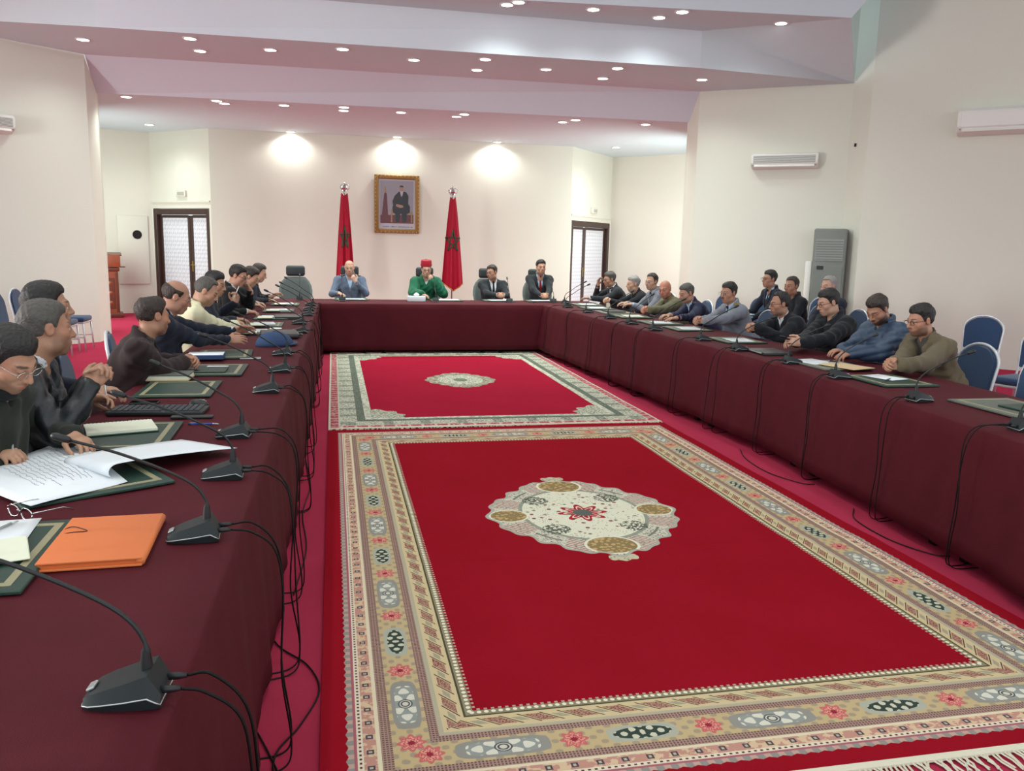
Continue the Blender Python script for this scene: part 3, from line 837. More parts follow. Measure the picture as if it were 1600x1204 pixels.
# ================================================================ MICROPHONES
def mic_geo():
    SX, SY, SZ = .76, .92, 1.2
    secs = [(x * SX, w * SY, h * SZ) for x, w, h in [(-.098, .022, .010), (-.092, .038, .017), (-.075, .049, .024), (-.04, .055, .033), (.01, .058, .043), (.05, .058, .052), (.068, .057, .055), (.088, .055, .034), (.098, .052, .022)]]
    V = []; F = []
    for x, w, h in secs:
        V += [(x, -w * .9, 0), (x, -w, h * .38), (x, -w * .8, h), (x, w * .8, h), (x, w, h * .38), (x, w * .9, 0)]
    for i in range(len(secs) - 1):
        for k in range(6):
            a = i * 6 + k; b_ = i * 6 + (k + 1) % 6; F.append((a, b_, b_ + 6, a + 6))
    F.append(tuple(range(6))[::-1]); n = (len(secs) - 1) * 6; F.append(tuple(range(n, n + 6)))
    rim = [(x, -w * 1.0, h * .38) for x, w, h in secs] + [(x, w, h * .38) for x, w, h in secs[::-1]]; rim.append(rim[0])
    return V, F, rim
MV, MF, MRIM = mic_geo()
MIC_BASE = bpy.data.meshes.new('mic_base'); MIC_BASE.from_pydata(MV, [], MF); set_smooth(MIC_BASE)
try: MIC_BASE.set_sharp_from_angle(angle=.45)
except Exception: pass
MIC_BASE.materials.append(M_MIC)
_v, _f = tube_geo(MRIM, .0017, 5); MIC_RIM = bpy.data.meshes.new('mic_rim'); MIC_RIM.from_pydata(_v, [], _f); set_smooth(MIC_RIM); MIC_RIM.materials.append(M_SILVER)
def mesh_part(name, me, parent):
    return link(bpy.data.objects.new(name, me), parent)
def microphone(x, y, rz, label, group, elev=.42, yaw=0.0, length=.44, cables=2, edge=.11, seed=0):
    """local -x points at the speaker; cables leave at +x over the table edge"""
    rg = random.Random(seed * 13 + 5)
    t = thing('conference_microphone', label, 'microphone', (x, y, TH + .001), rz, group)
    mesh_part('base', MIC_BASE, t); mesh_part('trim_rim', MIC_RIM, t)
    box('talk_button', (-.062, .0, .030), (.016, .030, .006), M_SILVER, t, rot=Matrix.Rotation(-.42, 3, 'Y'), bevel=.002)
    # gooseneck
    d = Vector((-math.cos(yaw), math.sin(yaw), 0)); r0 = Vector((.040, 0, .06))
    pts = [r0, r0 + Vector((0, 0, .05)), r0 + d * .03 + Vector((0, 0, .10)), r0 + d * .10 + Vector((0, 0, .145))]
    tip = pts[-1] + (d * math.cos(elev) + Vector((0, 0, math.sin(elev)))) * (length - .17)
    mid = (pts[-1] + tip) / 2 + Vector((0, 0, .008)); pts += [mid, tip]
    cp = catmull(pts, 5); tube('gooseneck', cp, [.0075 if i < 5 else .0046 for i in range(len(cp))], M_MICDK, t, 7)
    lathe('neck_collar', [(.013, -.006), (.012, .012), (.008, .04)], M_MICDK, t, 10, loc=tuple(r0))
    dr = (tip - mid).normalized()
    tube('mic_head', [tip - dr * .005, tip, tip + dr * .012, tip + dr * .04, tip + dr * .05], [.005, .0095, .0115, .0115, .006], M_MICDK, t, 9)
    for k in range(cables):
        yy = .026 - .05 * k; ph = rg.uniform(-.03, .03)
        pl = tube('plug', [(.066, yy, .028), (.09, yy, .029), (.108, yy, .029)], [.0075, .0075, .005], M_MICDK, t, 7)
        x0 = edge
        dy = rg.uniform(-.05, .05) - .03
        zz = -TH + rg.uniform(.05, .3) if k else -TH + rg.uniform(.03, .1)
        cpts0 = [(.106, yy, .029), (max(.145, x0 + .05), yy + .2 * dy, .03 - .012 * k), (x0 + .115, yy + .5 * dy, -.04), (x0 + .135, yy + dy, -.18), (x0 + .135 + ph * .5, yy + 1.4 * dy + ph, -.42), (x0 + .15, yy + 1.6 * dy, -.66), (x0 + .12, yy + 2.0 * dy, -TH + .008), (x0 - .02, yy + 2.6 * dy, -TH + .007)]
        cpts = cpts0
        tube('cable', catmull(cpts, 6), .0032, M_CABLE, pl, 6)
    return t
LM = [(-.405, 1.62, 'by the tan leather notebook', .16, .34), (-.42, 2.53, 'beside the orange folder', .10, .36), (-.42, 3.2, 'beside the curled white sheets', .05, .40), (-.455, 3.88, 'beside the blue pen', .16, .42),
      (-.40, 5.04, 'across from the brown suit, with a long cable', .05, .45), (-.37, 5.83, 'across from the folded brown hands', .1, .5), (-.40, 6.7, 'in front of the navy cap', .1, .4), (-.33, 8.36, 'beyond the black laptop bag', .0, .5), (-.37, 9.27, 'across from the man leaning on his fist', .1, .5),
      (-.32, 10.32, 'across from the man in glasses and black suit', .0, .5), (-.32, 11.09, 'second from the head table corner', .0, .5), (-.32, 11.95, 'at the head table corner', .0, .6)]
for i, (x, y, lb, yaw, el) in enumerate(LM):
    microphone(x, y, .05 - .12 * (i % 3 == 0), 'black gooseneck table microphone ' + lb, 'microphones on the orange folder side', elev=el, yaw=yaw, seed=i, edge=abs(x) - .3, length=.46)
for i, (x, y, lb) in enumerate(((-.5, 13.0, 'black gooseneck microphone in front of the empty armchair'), (.13, 12.93, 'black gooseneck microphone in front of the bald man in grey uniform'), (1.55, 12.95, 'black gooseneck microphone in front of the green cloak'),
                                (2.72, 12.93, 'black gooseneck microphone in front of the man glancing sideways'), (3.45, 12.98, 'black gooseneck microphone in front of the red tie'))):
    microphone(x, y, -PI / 2, lb, 'microphones on the head table', elev=.9, yaw=0, seed=40 + i, cables=0, length=.36)
RM = [(3.62, 12.75, 'at the corner by the red tie'), (3.40, 11.9, 'across from the grey-haired man leaning on his hand'), (3.44, 11.0, 'across from the white-haired man'), (3.44, 10.05, 'across from the olive shirt'), (3.47, 9.35, 'second before the navy uniform'),
      (3.48, 8.62, 'across from the navy uniform'), (3.60, 7.65, 'across from the grey officer'), (3.58, 6.85, 'before the white notepad next to the laptop'), (3.62, 6.03, 'beside the closed black laptop'), (3.56, 5.29, 'beside the tan envelope'), (3.53, 4.4, 'across from the olive blazer'), (3.52, 3.58, 'by the grey folder at the empty place')]
for i, (x, y, lb) in enumerate(RM):
    ex = np.interp(-y, [-p[1] for p in RI], [p[0] for p in RI])
    microphone(x, y, PI + .1 * math.sin(i * 2.1), 'black gooseneck table microphone ' + lb, 'microphones on the officers side', elev=.38 if i > 6 else .55, yaw=.25 * math.sin(i * 1.3), seed=60 + i, edge=x - ex, length=.42)
# ================================================================ THINGS ON THE TABLES
TT = TH + .0025
def slab(name, label, cat, x, y, w, d, h, rz, m, z=TT, bevel=.003, group=None):
    o = box(name, (0, 0, h / 2), (w, d, h), m, bevel=bevel); o.location = (x, y, z); o.rotation_euler.z = rz
    return tag(o, label, cat, group)
def blotter(x, y, w, d, rz, label, m=None, z=TT, open_=True):
    m = m or M_GREENL
    t = thing('desk_blotter', label, 'desk blotter', (x, y, z), rz, 'leather desk blotters')
    box('pad', (0, 0, .006), (w, d, .012), m, t, bevel=.003)
    for sx in (-1, 1): box('gold_band', (sx * (w / 2 - .045), 0, .0125), (.022, d - .07, .002), M_GOLDB, t)
    for sy in (-1, 1): box('gold_band', (0, sy * (d / 2 - .045), .0126), (w - .07, .022, .002), M_GOLDB, t)
    return t
def sheet(name, label, cat, x, y, w, d, rz, m, z=TT, curl=0.0, group=None, lines=0, th=.0012):
    """a sheet or small stack of paper; curl lifts the +x edge"""
    V = []; F = []; n = 8
    for j in range(2):
        for i in range(n + 1):
            q = i / n; xx = -w / 2 + w * q; c = curl * max(0, q - .45) ** 2 * 3
            V.append((xx - c * .4, (-d / 2 if j == 0 else d / 2), th + c))
    for i in range(n): F.append((i, i + 1, n + 2 + i, n + 1 + i))
    o = mesh_obj(name, V, F, m, smooth=True); o.location = (x, y, z); o.rotation_euler.z = rz
    md = o.modifiers.new('thickness', 'SOLIDIFY'); md.thickness = th; md.offset = -1
    tag(o, label, cat, group)
    for k in range(lines):
        yy = d / 2 - d * (k + 1.2) / (lines + 1.5)
        box('text_line', (-w * .08 * (k % 3 == 0), yy, th + .0006), (w * (.78 - .16 * (k % 4 == 2)), .0028, .0004), M_INK, o)
    return o
def notebook(x, y, w, d, h, rz, m, label, z=TT, spiral=True, cover=None):
    t = thing('notebook', label, 'notebook', (x, y, z), rz)
    box('cover', (0, 0, .002), (w, d, .004), cover or M_GREENL, t, bevel=.001)
    box('pages', (0, 0, .004 + h / 2), (w - .01, d - .008, h), m, t, bevel=.002)
    if spiral:
        V, F = [], []
        for k in range(18):
            yy = -d / 2 + .012 + k * (d - .024) / 17
            v, f = tube_geo([(-w / 2 + .012 + .006 * math.cos(a), yy, .006 + h / 2 + (h / 2 + .005) * math.sin(a)) for a in np.linspace(0, 2 * PI, 9)[:-1]], .0011, 4)
            F += [tuple(i + len(V) for i in q) for q in f]; V += v
        o = mesh_obj('spiral_binding', V, F, M_STEEL, t); o['kind'] = 'stuff'
    return t
def pen(x, y, rz, m, label, z=TT, L=.14):
    t = thing('pen', label, 'pen', (x, y, z + .005), rz)
    tube('barrel', [(-L / 2, 0, 0), (L / 2 - .03, 0, 0)], .0045, m, t, 8)
    tube('tip', [(L / 2 - .03, 0, 0), (L / 2 - .006, 0, -.001), (L / 2, 0, -.002)], [.0045, .003, .001], M_SILVER, t, 8)
    box('clip', (-L / 2 + .025, 0, .006), (.04, .003, .002), M_SILVER, t)
    tube('cap', [(-L / 2 - .004, 0, 0), (-L / 2 + .008, 0, 0)], .005, M_BLACK, t, 8)
    return t
def phone(x, y, rz, label, m=None, z=TT):
    t = thing('mobile_phone', label, 'phone', (x, y, z), rz)
    box('body', (0, 0, .0045), (.152, .074, .009), m or M_BLACK, t, bevel=.004, seg=2)
    box('screen', (0, 0, .0092), (.142, .066, .0008), mat('phone_screen', '#0A0D10', .08), t)
    return t

# -- near left
blotter(-1.02, 2.44, .48, .56, .03, 'green leather desk blotter beside the orange folder')
sheet('paper_sheet', 'white sheet on the green blotter beside the orange folder', 'paper', -.99, 2.58, .21, .297, .1, M_PAPER, TT + .015)
o = slab('envelope', 'cream crumpled envelope on the green blotter beside the orange folder', 'envelope', -.955, 2.42, .23, .2, .006, .35, M_PAPERC, TT + .019)
pen(-.98, 2.64, 1.2, M_GREYP, 'grey ballpoint pen on the white sheet beside the orange folder', TT + .017)
t = thing('document_folder', 'bright orange folded card folder', 'folder', (-.662, 2.51, TT), .04)
M_OR2 = mat('orange_inner', '#C9622A', .6)
box('back_cover', (0, 0, .0035), (.265, .39, .007), M_ORANGE, t, bevel=.003, seg=2)
box('inner_leaves', (-.004, .004, .0125), (.25, .375, .011), M_OR2, t)
box('front_cover', (0, .002, .0215), (.265, .388, .006), M_ORANGE, t, bevel=.0028, seg=2)
tube('fold_edge', [(.128, -.19, .0125), (.128, .19, .0125)], .0122, M_ORANGE, t, 10)
tube('elastic_loop', catmull([(-.135, .08, .022), (-.11, .10, .027), (-.075, .075, .027), (-.06, .055, .0255), (-.1, .05, .026), (-.137, .045, .02)], 5), .0013, M_DARK, t, 5)
o = slab('brown_notebook', 'tan leather notebook next to the green blotter with the white sheet and envelope', 'notebook', -.93, 1.98, .2, .28, .018, .1, M_KRAFT)
# eyeglasses lying above the blotter
def eyeglasses_parts(parent, m, w=.066, h=.04, thin=.0014):
    """glasses around the local origin (bridge), looking to +y"""
    for s in (-1, 1):
        ring = [(s * (.036 + w / 2 * .93 * math.cos(a) * (1 - .12 * math.sin(a))), 0 - .004 * abs(math.cos(a)), h / 2 * math.sin(a) * (1 if math.sin(a) < 0 else .9)) for a in np.linspace(0, 2 * PI, 19)]
        tube('lens_rim', ring, thin, m, parent, 5)
        tube('temple', [(s * .069, -.004, .006), (s * .074, -.03, .006), (s * .075, -.1, .003), (s * .073, -.135, -.014)], thin, m, parent, 5)
    tube('bridge', [(-.009, 0, .004), (0, .003, .007), (.009, 0, .004)], thin, m, parent, 5)
t = thing('eyeglasses', 'folded spectacles with chrome temples lying above the white sheet', 'glasses', (-.985, 2.80, TT + .02), 2.4)
eyeglasses_parts(t, M_CHROME, thin=.0022)

# -- loose sheets under the hands of the man writing
t = thing('large_document', 'wide white handwritten sheet under the hands of the man writing', 'document')
V = []; F = []; nx, ny = 14, 10
quad = [(-1.31, 3.22), (-.97, 2.86), (-.735, 3.12), (-1.14, 3.85)]
for j in range(ny + 1):
    for i in range(nx + 1):
        a, b = i / nx, j / ny
        p = (np.array(quad[0]) * (1 - a) + np.array(quad[1]) * a) * (1 - b) + (np.array(quad[3]) * (1 - a) + np.array(quad[2]) * a) * b
        z = .006 + .012 * math.sin(a * 3) * (b) + .003 * math.sin(a * 7 + b * 5)
        V.append((p[0], p[1], TT + .012 + z))
for j in range(ny):
    for i in range(nx): F.append((j * (nx + 1) + i, j * (nx + 1) + i + 1, (j + 1) * (nx + 1) + i + 1, (j + 1) * (nx + 1) + i))
o = mesh_obj('sheet', V, F, M_PAPER, t, smooth=True); o.modifiers.new('t', 'SOLIDIFY').thickness = .0015
rg = random.Random(4)
for k in range(15):                     # rows of handwriting
    b = .30 + .045 * k; pv = []
    for a in np.linspace(.12, .62 + .2 * rg.random(), 26):
        p = (np.array(quad[0]) * (1 - a) + np.array(quad[1]) * a) * (1 - b) + (np.array(quad[3]) * (1 - a) + np.array(quad[2]) * a) * b
        z = .006 + .012 * math.sin(a * 3) * b + .003 * math.sin(a * 7 + b * 5)
        pv.append((p[0] + rg.uniform(-.003, .003), p[1] + rg.uniform(-.006, .006), TT + .0128 + z))
    tube('handwriting_line', pv, .0008, mat('pencil', '#8E939C', .8), o, 4)
# curled second page
t = thing('curled_pages', 'white pages with one corner rolled over, beside the handwritten sheet', 'paper')
V = []; F = []; n = 20; m_ = 6
P0, P1 = np.array([-1.0, 3.42]), np.array([-.78, 3.17])          # fold line
D = np.array([.36, .36]) / 1.0
for i in range(n + 1):
    q = i / n
    if q < .35:                             # roll
        a = PI * (1 - q / .35); off = -.035 * math.sin(a) * 1.0; z = .03 + .028 * math.cos(a) + .002
        base = .0
    else: off = (q - .35) / .65 * 1.0; z = .06 * (1 - ((q - .35) / .65) ** 1.5 * .75); base = 0
    for j in range(m_ + 1):
        f = j / m_; p = P0 * (1 - f) + P1 * f + (D * off * (.95 + .1 * f) if q >= .35 else np.array([.7, .7]) * off)
        V.append((p[0], p[1], TT + .012 + z * (.55 + .45 * f)))
for i in range(n):
    for j in range(m_): F.append((i * (m_ + 1) + j, i * (m_ + 1) + j + 1, (i + 1) * (m_ + 1) + j + 1, (i + 1) * (m_ + 1) + j))
o = mesh_obj('rolled_page', V, F, M_PAPER, t, smooth=True); o.modifiers.new('t', 'SOLIDIFY').thickness = .0012
blotter(-.92, 3.22, .5, .5, .55, 'green leather desk blotter under the handwritten sheet', z=TT)
# -- second place: notebook on blotter, keyboard, mouse, phones, pen
blotter(-.925, 3.92, .42, .54, .02, 'green leather desk blotter under the white spiral notebook')
notebook(-.965, 4.02, .22, .3, .014, -1.25, M_PAPERC, 'white spiral notebook with blank cover on the green blotter', TT + .014)
t = thing('computer_keyboard', 'dark grey computer keyboard lying across the table', 'keyboard', (-.885, 4.47, TT), -.06)
box('case', (0, 0, .011), (.47, .17, .022), M_BLACK, t, bevel=.006, seg=2)
M_KEY = mat('key_grey', '#3C4144', .55)
for r in range(5):
    n = 15
    for k in range(n):
        if r == 0 and 3 < k < 9:
            if k == 4: box('key', (-.215 + 6 * .0287, -.06, .0255), (.135, .02, .007), M_KEY, t)
            continue
        box('key', (-.2 + k * .0287, -.06 + r * .03, .0255), (.022, .022, .007), M_KEY, t)
t = thing('computer_mouse', 'black computer mouse beside the keyboard', 'mouse', (-.72, 4.66, TT), -.2)
bm = bmesh.new(); bmesh.ops.create_uvsphere(bm, u_segments=20, v_segments=12, radius=1)
for v in bm.verts: v.co = Vector((v.co.x * .055, v.co.y * .031, max(0, v.co.z) * .034 * (1 - .2 * v.co.x)))
bm_obj('shell', bm, M_BLACK, t, smooth=True)
box('button_split', (.026, 0, .0285), (.04, .0018, .004), M_GREYP, t, rot=Matrix.Rotation(.28, 3, 'Y'))
o = lathe('scroll_wheel', [(.0, -.003), (.007, -.003), (.007, .003), (0, .003)], M_GREYP, t, 12); o.rotation_euler.x = PI / 2; o.location = (.028, 0, .027)
phone(-1.01, 4.74, -.03, 'black phone lying beside the brown suit sleeve')
slab('black_tray', 'thin black tablet holder tucked under the keyboard edge', 'tablet', -.70, 4.32, .2, .05, .012, -.05, M_BLACK)
pen(-.62, 4.15, -.08, M_PEN, 'blue ballpoint pen lying on the bare burgundy cloth')
# -- third and fourth places
blotter(-.90, 5.15, .42, .53, .0, 'green leather desk blotter under the closed beige book')
t = thing('book', 'closed beige book lying on the green blotter', 'book', (-1.02, 5.50, TT + .014), -.03)
box('cover', (0, 0, .004), (.27, .2, .008), M_KRAFT, t); box('pages', (.0, 0, .019), (.262, .192, .022), M_PAPERC, t); box('front_cover', (0, 0, .033), (.27, .2, .006), M_GREYL, t)
blotter(-.80, 5.90, .40, .5, .0, 'green leather desk blotter before the brown suit, with a white note on it')
sheet('paper_note', 'small white note on the blotter before the brown suit', 'paper', -.795, 5.93, .14, .2, -.05, M_PAPER, TT + .016)
slab('dark_folder', 'dark green folder under the small white note', 'folder', -.84, 5.82, .26, .22, .01, 0, M_GREENL, TT + .0145)
blotter(-.83, 6.72, .40, .5, .05, 'green leather desk blotter before the reaching man in navy')
slab('navy_binder', 'navy binder with white pages before the reaching man in navy', 'binder', -.93, 6.45, .26, .2, .03, .05, M_NAVYB, TT + .0145)
sheet('paper_sheet', 'white pages on the navy binder', 'paper', -.93, 6.46, .25, .19, .05, M_PAPER, TT + .046)
phone(-.62, 6.5, .1, 'white-edged phone lying before the reaching man', M_SILVER)
# navy cap held by the reaching man
t = thing('cap', 'navy soft cap lying on the table by the reaching hand', 'cap', (-.5, 7.35, TT), .3)
bm = bmesh.new(); bmesh.ops.create_uvsphere(bm, u_segments=24, v_segments=14, radius=1)
for v in bm.verts:
    x, y, z = v.co; v.co = Vector((x * .16, y * .13, max(0, z) * .12 + .004 * math.sin(9 * x + 4 * y) * max(0, z)))
bm_obj('crown', bm, M_NAVYB, t, smooth=True)
bm = bmesh.new()
vs = [bm.verts.new((.1 * math.cos(a) + .10 * (1 if abs(a) < 1.6 else 0), .12 * math.sin(a), .008 + .012 * math.cos(a))) for a in np.linspace(-1.57, 1.57, 15)]
bm.faces.new(vs); bm_obj('peak', bm, M_NAVYB, t).modifiers.new('t', 'SOLIDIFY').thickness = .005
o = lathe('button', [(0, 0), (.012, .0), (.01, .006), (0, .008)], M_NAVYB, t, 12, loc=(0, 0, .118))
t = thing('laptop_bag', 'black flat laptop bag lying beyond the navy cap', 'bag', (-.5, 8.0, TT), .1)
box('body', (0, 0, .024), (.34, .42, .046), M_BLACK, t, bevel=.018, seg=3)
tube('zip', [(.165, -.2, .03), (.172, 0, .032), (.165, .2, .03)], .004, M_GREYP, t, 6)
tube('handle', catmull([(.16, -.07, .03), (.2, -.06, .02), (.21, 0, .018), (.2, .06, .02), (.16, .07, .03)], 5), .008, M_BLACK, t, 7)
t = thing('saucer', 'small white saucer beyond the navy cap', 'saucer', (-.57, 8.62, TT))
lathe('dish', [(0, .0), (.03, 0), (.035, .006), (.062, .016), (.06, .018), (.033, .009), (0, .008)], M_WHITE, t, 24)
lathe('cup_ring', [(.018, .009), (.022, .0095), (.02, .011)], M_GREYP, t, 20)
slab('flat_case', 'dark flat document case before the man in glasses and black suit', 'case', -.52, 9.95, .3, .36, .03, .1, M_BLACK)
for y, lb in ((8.35, 'in cream robe'), (9.1, 'leaning on his fist'), (9.95, 'in glasses and black suit'), (10.95, 'with loosened blue shirt'), (12.05, 'next to the head table corner')):
    dx = .02 * (y - 8)
    blotter(-.74 + dx, y, .38, .46, 0, 'green leather desk blotter of the man ' + lb)
    sheet('paper_sheet', 'white sheets on the blotter of the man ' + lb, 'paper', -.74 + dx, y + .05, .21, .29, .15, M_PAPER, TT + .016, lines=6)
    notebook(-.80 + dx, y - .15, .17, .2, .01, .05, M_PAPERC, 'small cream notebook of the man ' + lb, TT + .0145, spiral=False)

# -- head table
for x, lb in ((.27, 'bald man in grey uniform'), (1.75, 'green cloak'), (2.6, 'man glancing sideways'), (3.3, 'red tie')):
    blotter(x, 13.2, .5, .34, 0, 'green leather desk blotter on the head table before the ' + lb)
    sheet('paper_sheet', 'white papers on the head table before the ' + lb, 'paper', x + .02, 13.18, .36, .26, .1, M_PAPER, TT + .016, lines=5)
t = thing('tissue_box', 'white oblong tissue box on the head table by the green cloak', 'box', (1.26, 13.0, TT), .05)
box('carton', (0, 0, .04), (.27, .13, .08), M_PAPER, t, bevel=.006, seg=2)
box('opening', (0, 0, .081), (.14, .04, .003), M_GREYP, t)
o = lathe('tissue', [(.022, 0), (.03, .02), (.018, .04), (.004, .055)], M_PAPER, t, 9, loc=(0, 0, .08)); o.scale = (1.6, .6, 1)

# -- right table
RP = [(3.85, 12.45, 'the grey-haired man leaning on his hand', 0), (3.78, 11.75, 'the white-haired man', 0), (3.80, 11.0, 'the half-hidden grey uniform', 1), (3.82, 10.35, 'the olive shirt', 2), (3.86, 9.45, 'the navy uniform', 0), (3.90, 8.75, 'the grey officer', 0), (3.92, 7.6, 'the man with clasped hands', 0)]
for x, y, lb, k in RP:
    blotter(x, y, .42, .5, 0, 'green leather desk blotter before ' + lb, M_GREENL if k != 1 else M_GREYL)
    if k != 1: sheet('paper_sheet', 'white papers before ' + lb, 'paper', x, y - .05, .24, .3, -.1, M_PAPER if k == 0 else M_PAPERC, TT + .016, lines=6)
    else: slab('black_folder', 'black folder before ' + lb, 'folder', x, y, .24, .32, .014, .05, M_BLACK, TT + .0145)
t = thing('laptop', 'closed black laptop on the long table', 'laptop', (3.76, 6.66, TT), -.05)
box('base', (0, 0, .008), (.26, .37, .014), M_BLACK, t, bevel=.004, seg=2); box('screen_lid', (0, 0, .0195), (.26, .37, .008), mat('laptop_lid', '#272C30', .35), t, bevel=.003, seg=2)
tube('hinge', [(-.128, -.12, .015), (-.128, .12, .015)], .006, M_GREYP, t, 8)
blotter(3.86, 5.88, .42, .5, .02, 'grey leather desk blotter under the tan envelope', M_GREYL)
sheet('paper_sheet', 'white sheet half under the tan envelope', 'paper', 3.80, 6.02, .24, .3, .2, M_PAPER, TT + .015, lines=5)
t = thing('envelope', 'tan kraft envelope before the blue quilted jacket', 'envelope', (3.90, 5.72, TT + .017), .3)
box('pocket', (0, 0, .003), (.24, .33, .006), M_KRAFT, t, bevel=.002)
prism('flap', [(-.12, .165), (.12, .165), (.05, .07), (-.05, .07)], .006, .0075, M_KRAFT, t)
phone(3.92, 5.92, .9, 'grey phone on the tan envelope under the pointing finger', M_GREYP, TT + .024)
blotter(3.84, 5.12, .42, .5, .0, 'green leather desk blotter before the olive blazer')
sheet('paper_sheet', 'white note under the hands of the olive blazer', 'paper', 3.86, 5.2, .18, .25, .3, M_PAPER, TT + .016)
pen(3.80, 5.08, .7, M_BLACK, 'black pen on the blotter before the olive blazer', TT + .0165)
blotter(3.93, 4.12, .44, .54, .0, 'grey leather desk blotter at the empty place', M_GREYL)
slab('grey_folder', 'thin dark folder on the blotter at the empty place', 'folder', 3.97, 3.98, .24, .32, .01, .08, M_GREENL, TT + .0145)
t = thing('water_bottle', 'small clear water bottle held up behind the man with clasped hands', 'bottle', (5.62, 10.62, .62))
M_BOT = mat('bottle_plastic', '#A9CFE0', .1, trans=.7)
lathe('bottle_body', [(.0, 0), (.03, 0), (.032, .02), (.032, .13), (.025, .16), (.012, .18), (.012, .19)], M_BOT, t, 16)
lathe('cap', [(.014, .188), (.014, .205), (0, .206)], M_WHITE, t, 12)

# -- floor cables along the skirts
def floor_cable(label, pts): return tag(tube('floor_cable', catmull(pts, 6), .0035, M_CABLE, None, 6), label, 'cable')
floor_cable('black cable looping onto the carpet below the orange folder', [(-.34, 3.6, .006), (-.24, 3.3, .006), (-.12, 3.12, .006), (-.07, 2.92, .006), (-.13, 2.7, .006), (-.2, 2.55, .006), (-.19, 2.4, .006), (-.10, 2.30, .006), (-.11, 2.15, .006), (-.2, 2.0, .008)])
floor_cable('black cable with a knot on the carpet below the microphone by the tan notebook', [(-.36, 2.9, .006), (-.24, 2.6, .006), (-.17, 2.35, .006), (-.22, 2.2, .006), (-.14, 2.05, .012), (-.17, 1.9, .006), (-.2, 1.7, .006)])
floor_cable('black cable running along the foot of the orange folder side cloth', [(-.22, 6.3, .006), (-.17, 5.6, .006), (-.2, 5.0, .006), (-.16, 4.4, .006), (-.2, 3.8, .006)])
floor_cable('black cable curling out below the cloth before the laptop', [(3.3, 6.2, .01), (3.2, 5.9, .006), (3.17, 5.5, .006), (3.26, 5.2, .008), (3.34, 5.15, .01)])
floor_cable('black cable curling out below the cloth before the olive blazer', [(3.28, 4.6, .01), (3.16, 4.4, .006), (3.14, 4.05, .006), (3.22, 3.8, .008), (3.3, 3.75, .01)])

# ================================================================ BACK WALL: PORTRAIT, FLAGS, LECTERN
t = thing('portrait_picture', 'ornate gold framed portrait of a seated figure in a dark suit', 'picture', (1.362, 18.44, 2.458))
M_GILT = mat('gilt', '#8F6C3C', .4, metal=.5, var=.35, vscale=35, bump=.6, bscale=45)
M_GILT2 = mat('gilt_light', '#C79E50', .4, metal=.5, var=.25, vscale=50)
W_, H_ = .96, 1.225
fw = .09
for sx in (-1, 1): box('frame', (sx * (W_ / 2 - fw / 2), -.02, 0), (fw, .07, H_), M_GILT, t, bevel=.018, seg=3)
for sz in (-1, 1): box('frame', (0, -.02, sz * (H_ / 2 - fw / 2)), (W_ - 2 * fw, .07, fw), M_GILT, t, bevel=.018, seg=3)
for sx in (-1, 1):
    for k in range(15): lathe('frame_bead', [(0, .012), (.012, .009), (.016, 0)], M_GILT2, t, 8, loc=(0, 0, 0)); b_ = t.children[-1]; b_.rotation_euler.x = PI / 2; b_.location = (sx * (W_ / 2 - .025), -.05, -H_ / 2 + .06 + k * (H_ - .12) / 14)
for sz in (-1, 1):
    for k in range(11): b_ = mesh_part('frame_bead', t.children[-1].data, t); b_.rotation_euler.x = PI / 2; b_.location = (-W_ / 2 + .06 + k * (W_ - .12) / 10, -.05, sz * (H_ / 2 - .025))
pw, ph = W_ - 2 * fw, H_ - 2 * fw
box('mount', (0, -.005, 0), (pw, .01, ph), mat('mount_white', '#CFC9CE', .6), t)
M_PB = mat('print_backdrop', '#A7A2AA', .6, var=.12, vscale=9)
pr = box('print', (0, -.0115, .045), (pw - .07, .003, ph - .15), M_PB, t)
def flat(poly, m, dy, nm):
    V = [(x, -.0135 - dy, z) for x, z in poly] + [(x, -.0132 - dy + .0012, z) for x, z in poly]; n = len(poly)
    return mesh_obj(nm, V, [tuple(range(n)), tuple(range(n, 2 * n))[::-1]] + [(i, n + i, n + (i + 1) % n, (i + 1) % n) for i in range(n)], m, pr)
M_PR = mat('print_red', '#6E2A34', .6, var=.2, vscale=20); M_PS = mat('print_suit', '#1C1A20', .6); M_PK = mat('print_skin', '#B98D78', .6)
M_PG = mat('print_gold', '#B08A58', .6); M_PW = mat('print_shirt', '#C4C2C8', .6)
bw, z0 = (pw - .07) / 2, .045 - (ph - .15) / 2
flat([(-bw, z0), (bw, z0), (bw, z0 + .19), (-bw, z0 + .17)], M_PR, .0002, 'printed_carpet')
flat([(-bw + .02, z0 + .06), (-bw + .17, z0 + .1), (-bw + .14, z0 + .62), (-bw + .1, z0 + .66), (-bw + .08, z0 + .6)], M_PR, .0006, 'printed_drape')
flat([(-bw + .09, z0 + .64), (-bw + .13, z0 + .64), (-bw + .125, z0 + .74), (-bw + .11, z0 + .77), (-bw + .095, z0 + .74)], M_PG, .0008, 'printed_finial')
flat([(-.13, z0 + .02), (-.1, z0 + .02), (-.1, z0 + .3), (-.13, z0 + .3)], M_PG, .0006, 'printed_chair_post')
flat([(.3, z0 + .02), (.33, z0 + .02), (.33, z0 + .26), (.3, z0 + .26)], M_PG, .0006, 'printed_chair_post')
flat([(-.12, z0 + .2), (.32, z0 + .2), (.32, z0 + .24), (-.12, z0 + .24)], M_PG, .0007, 'printed_chair_seat')
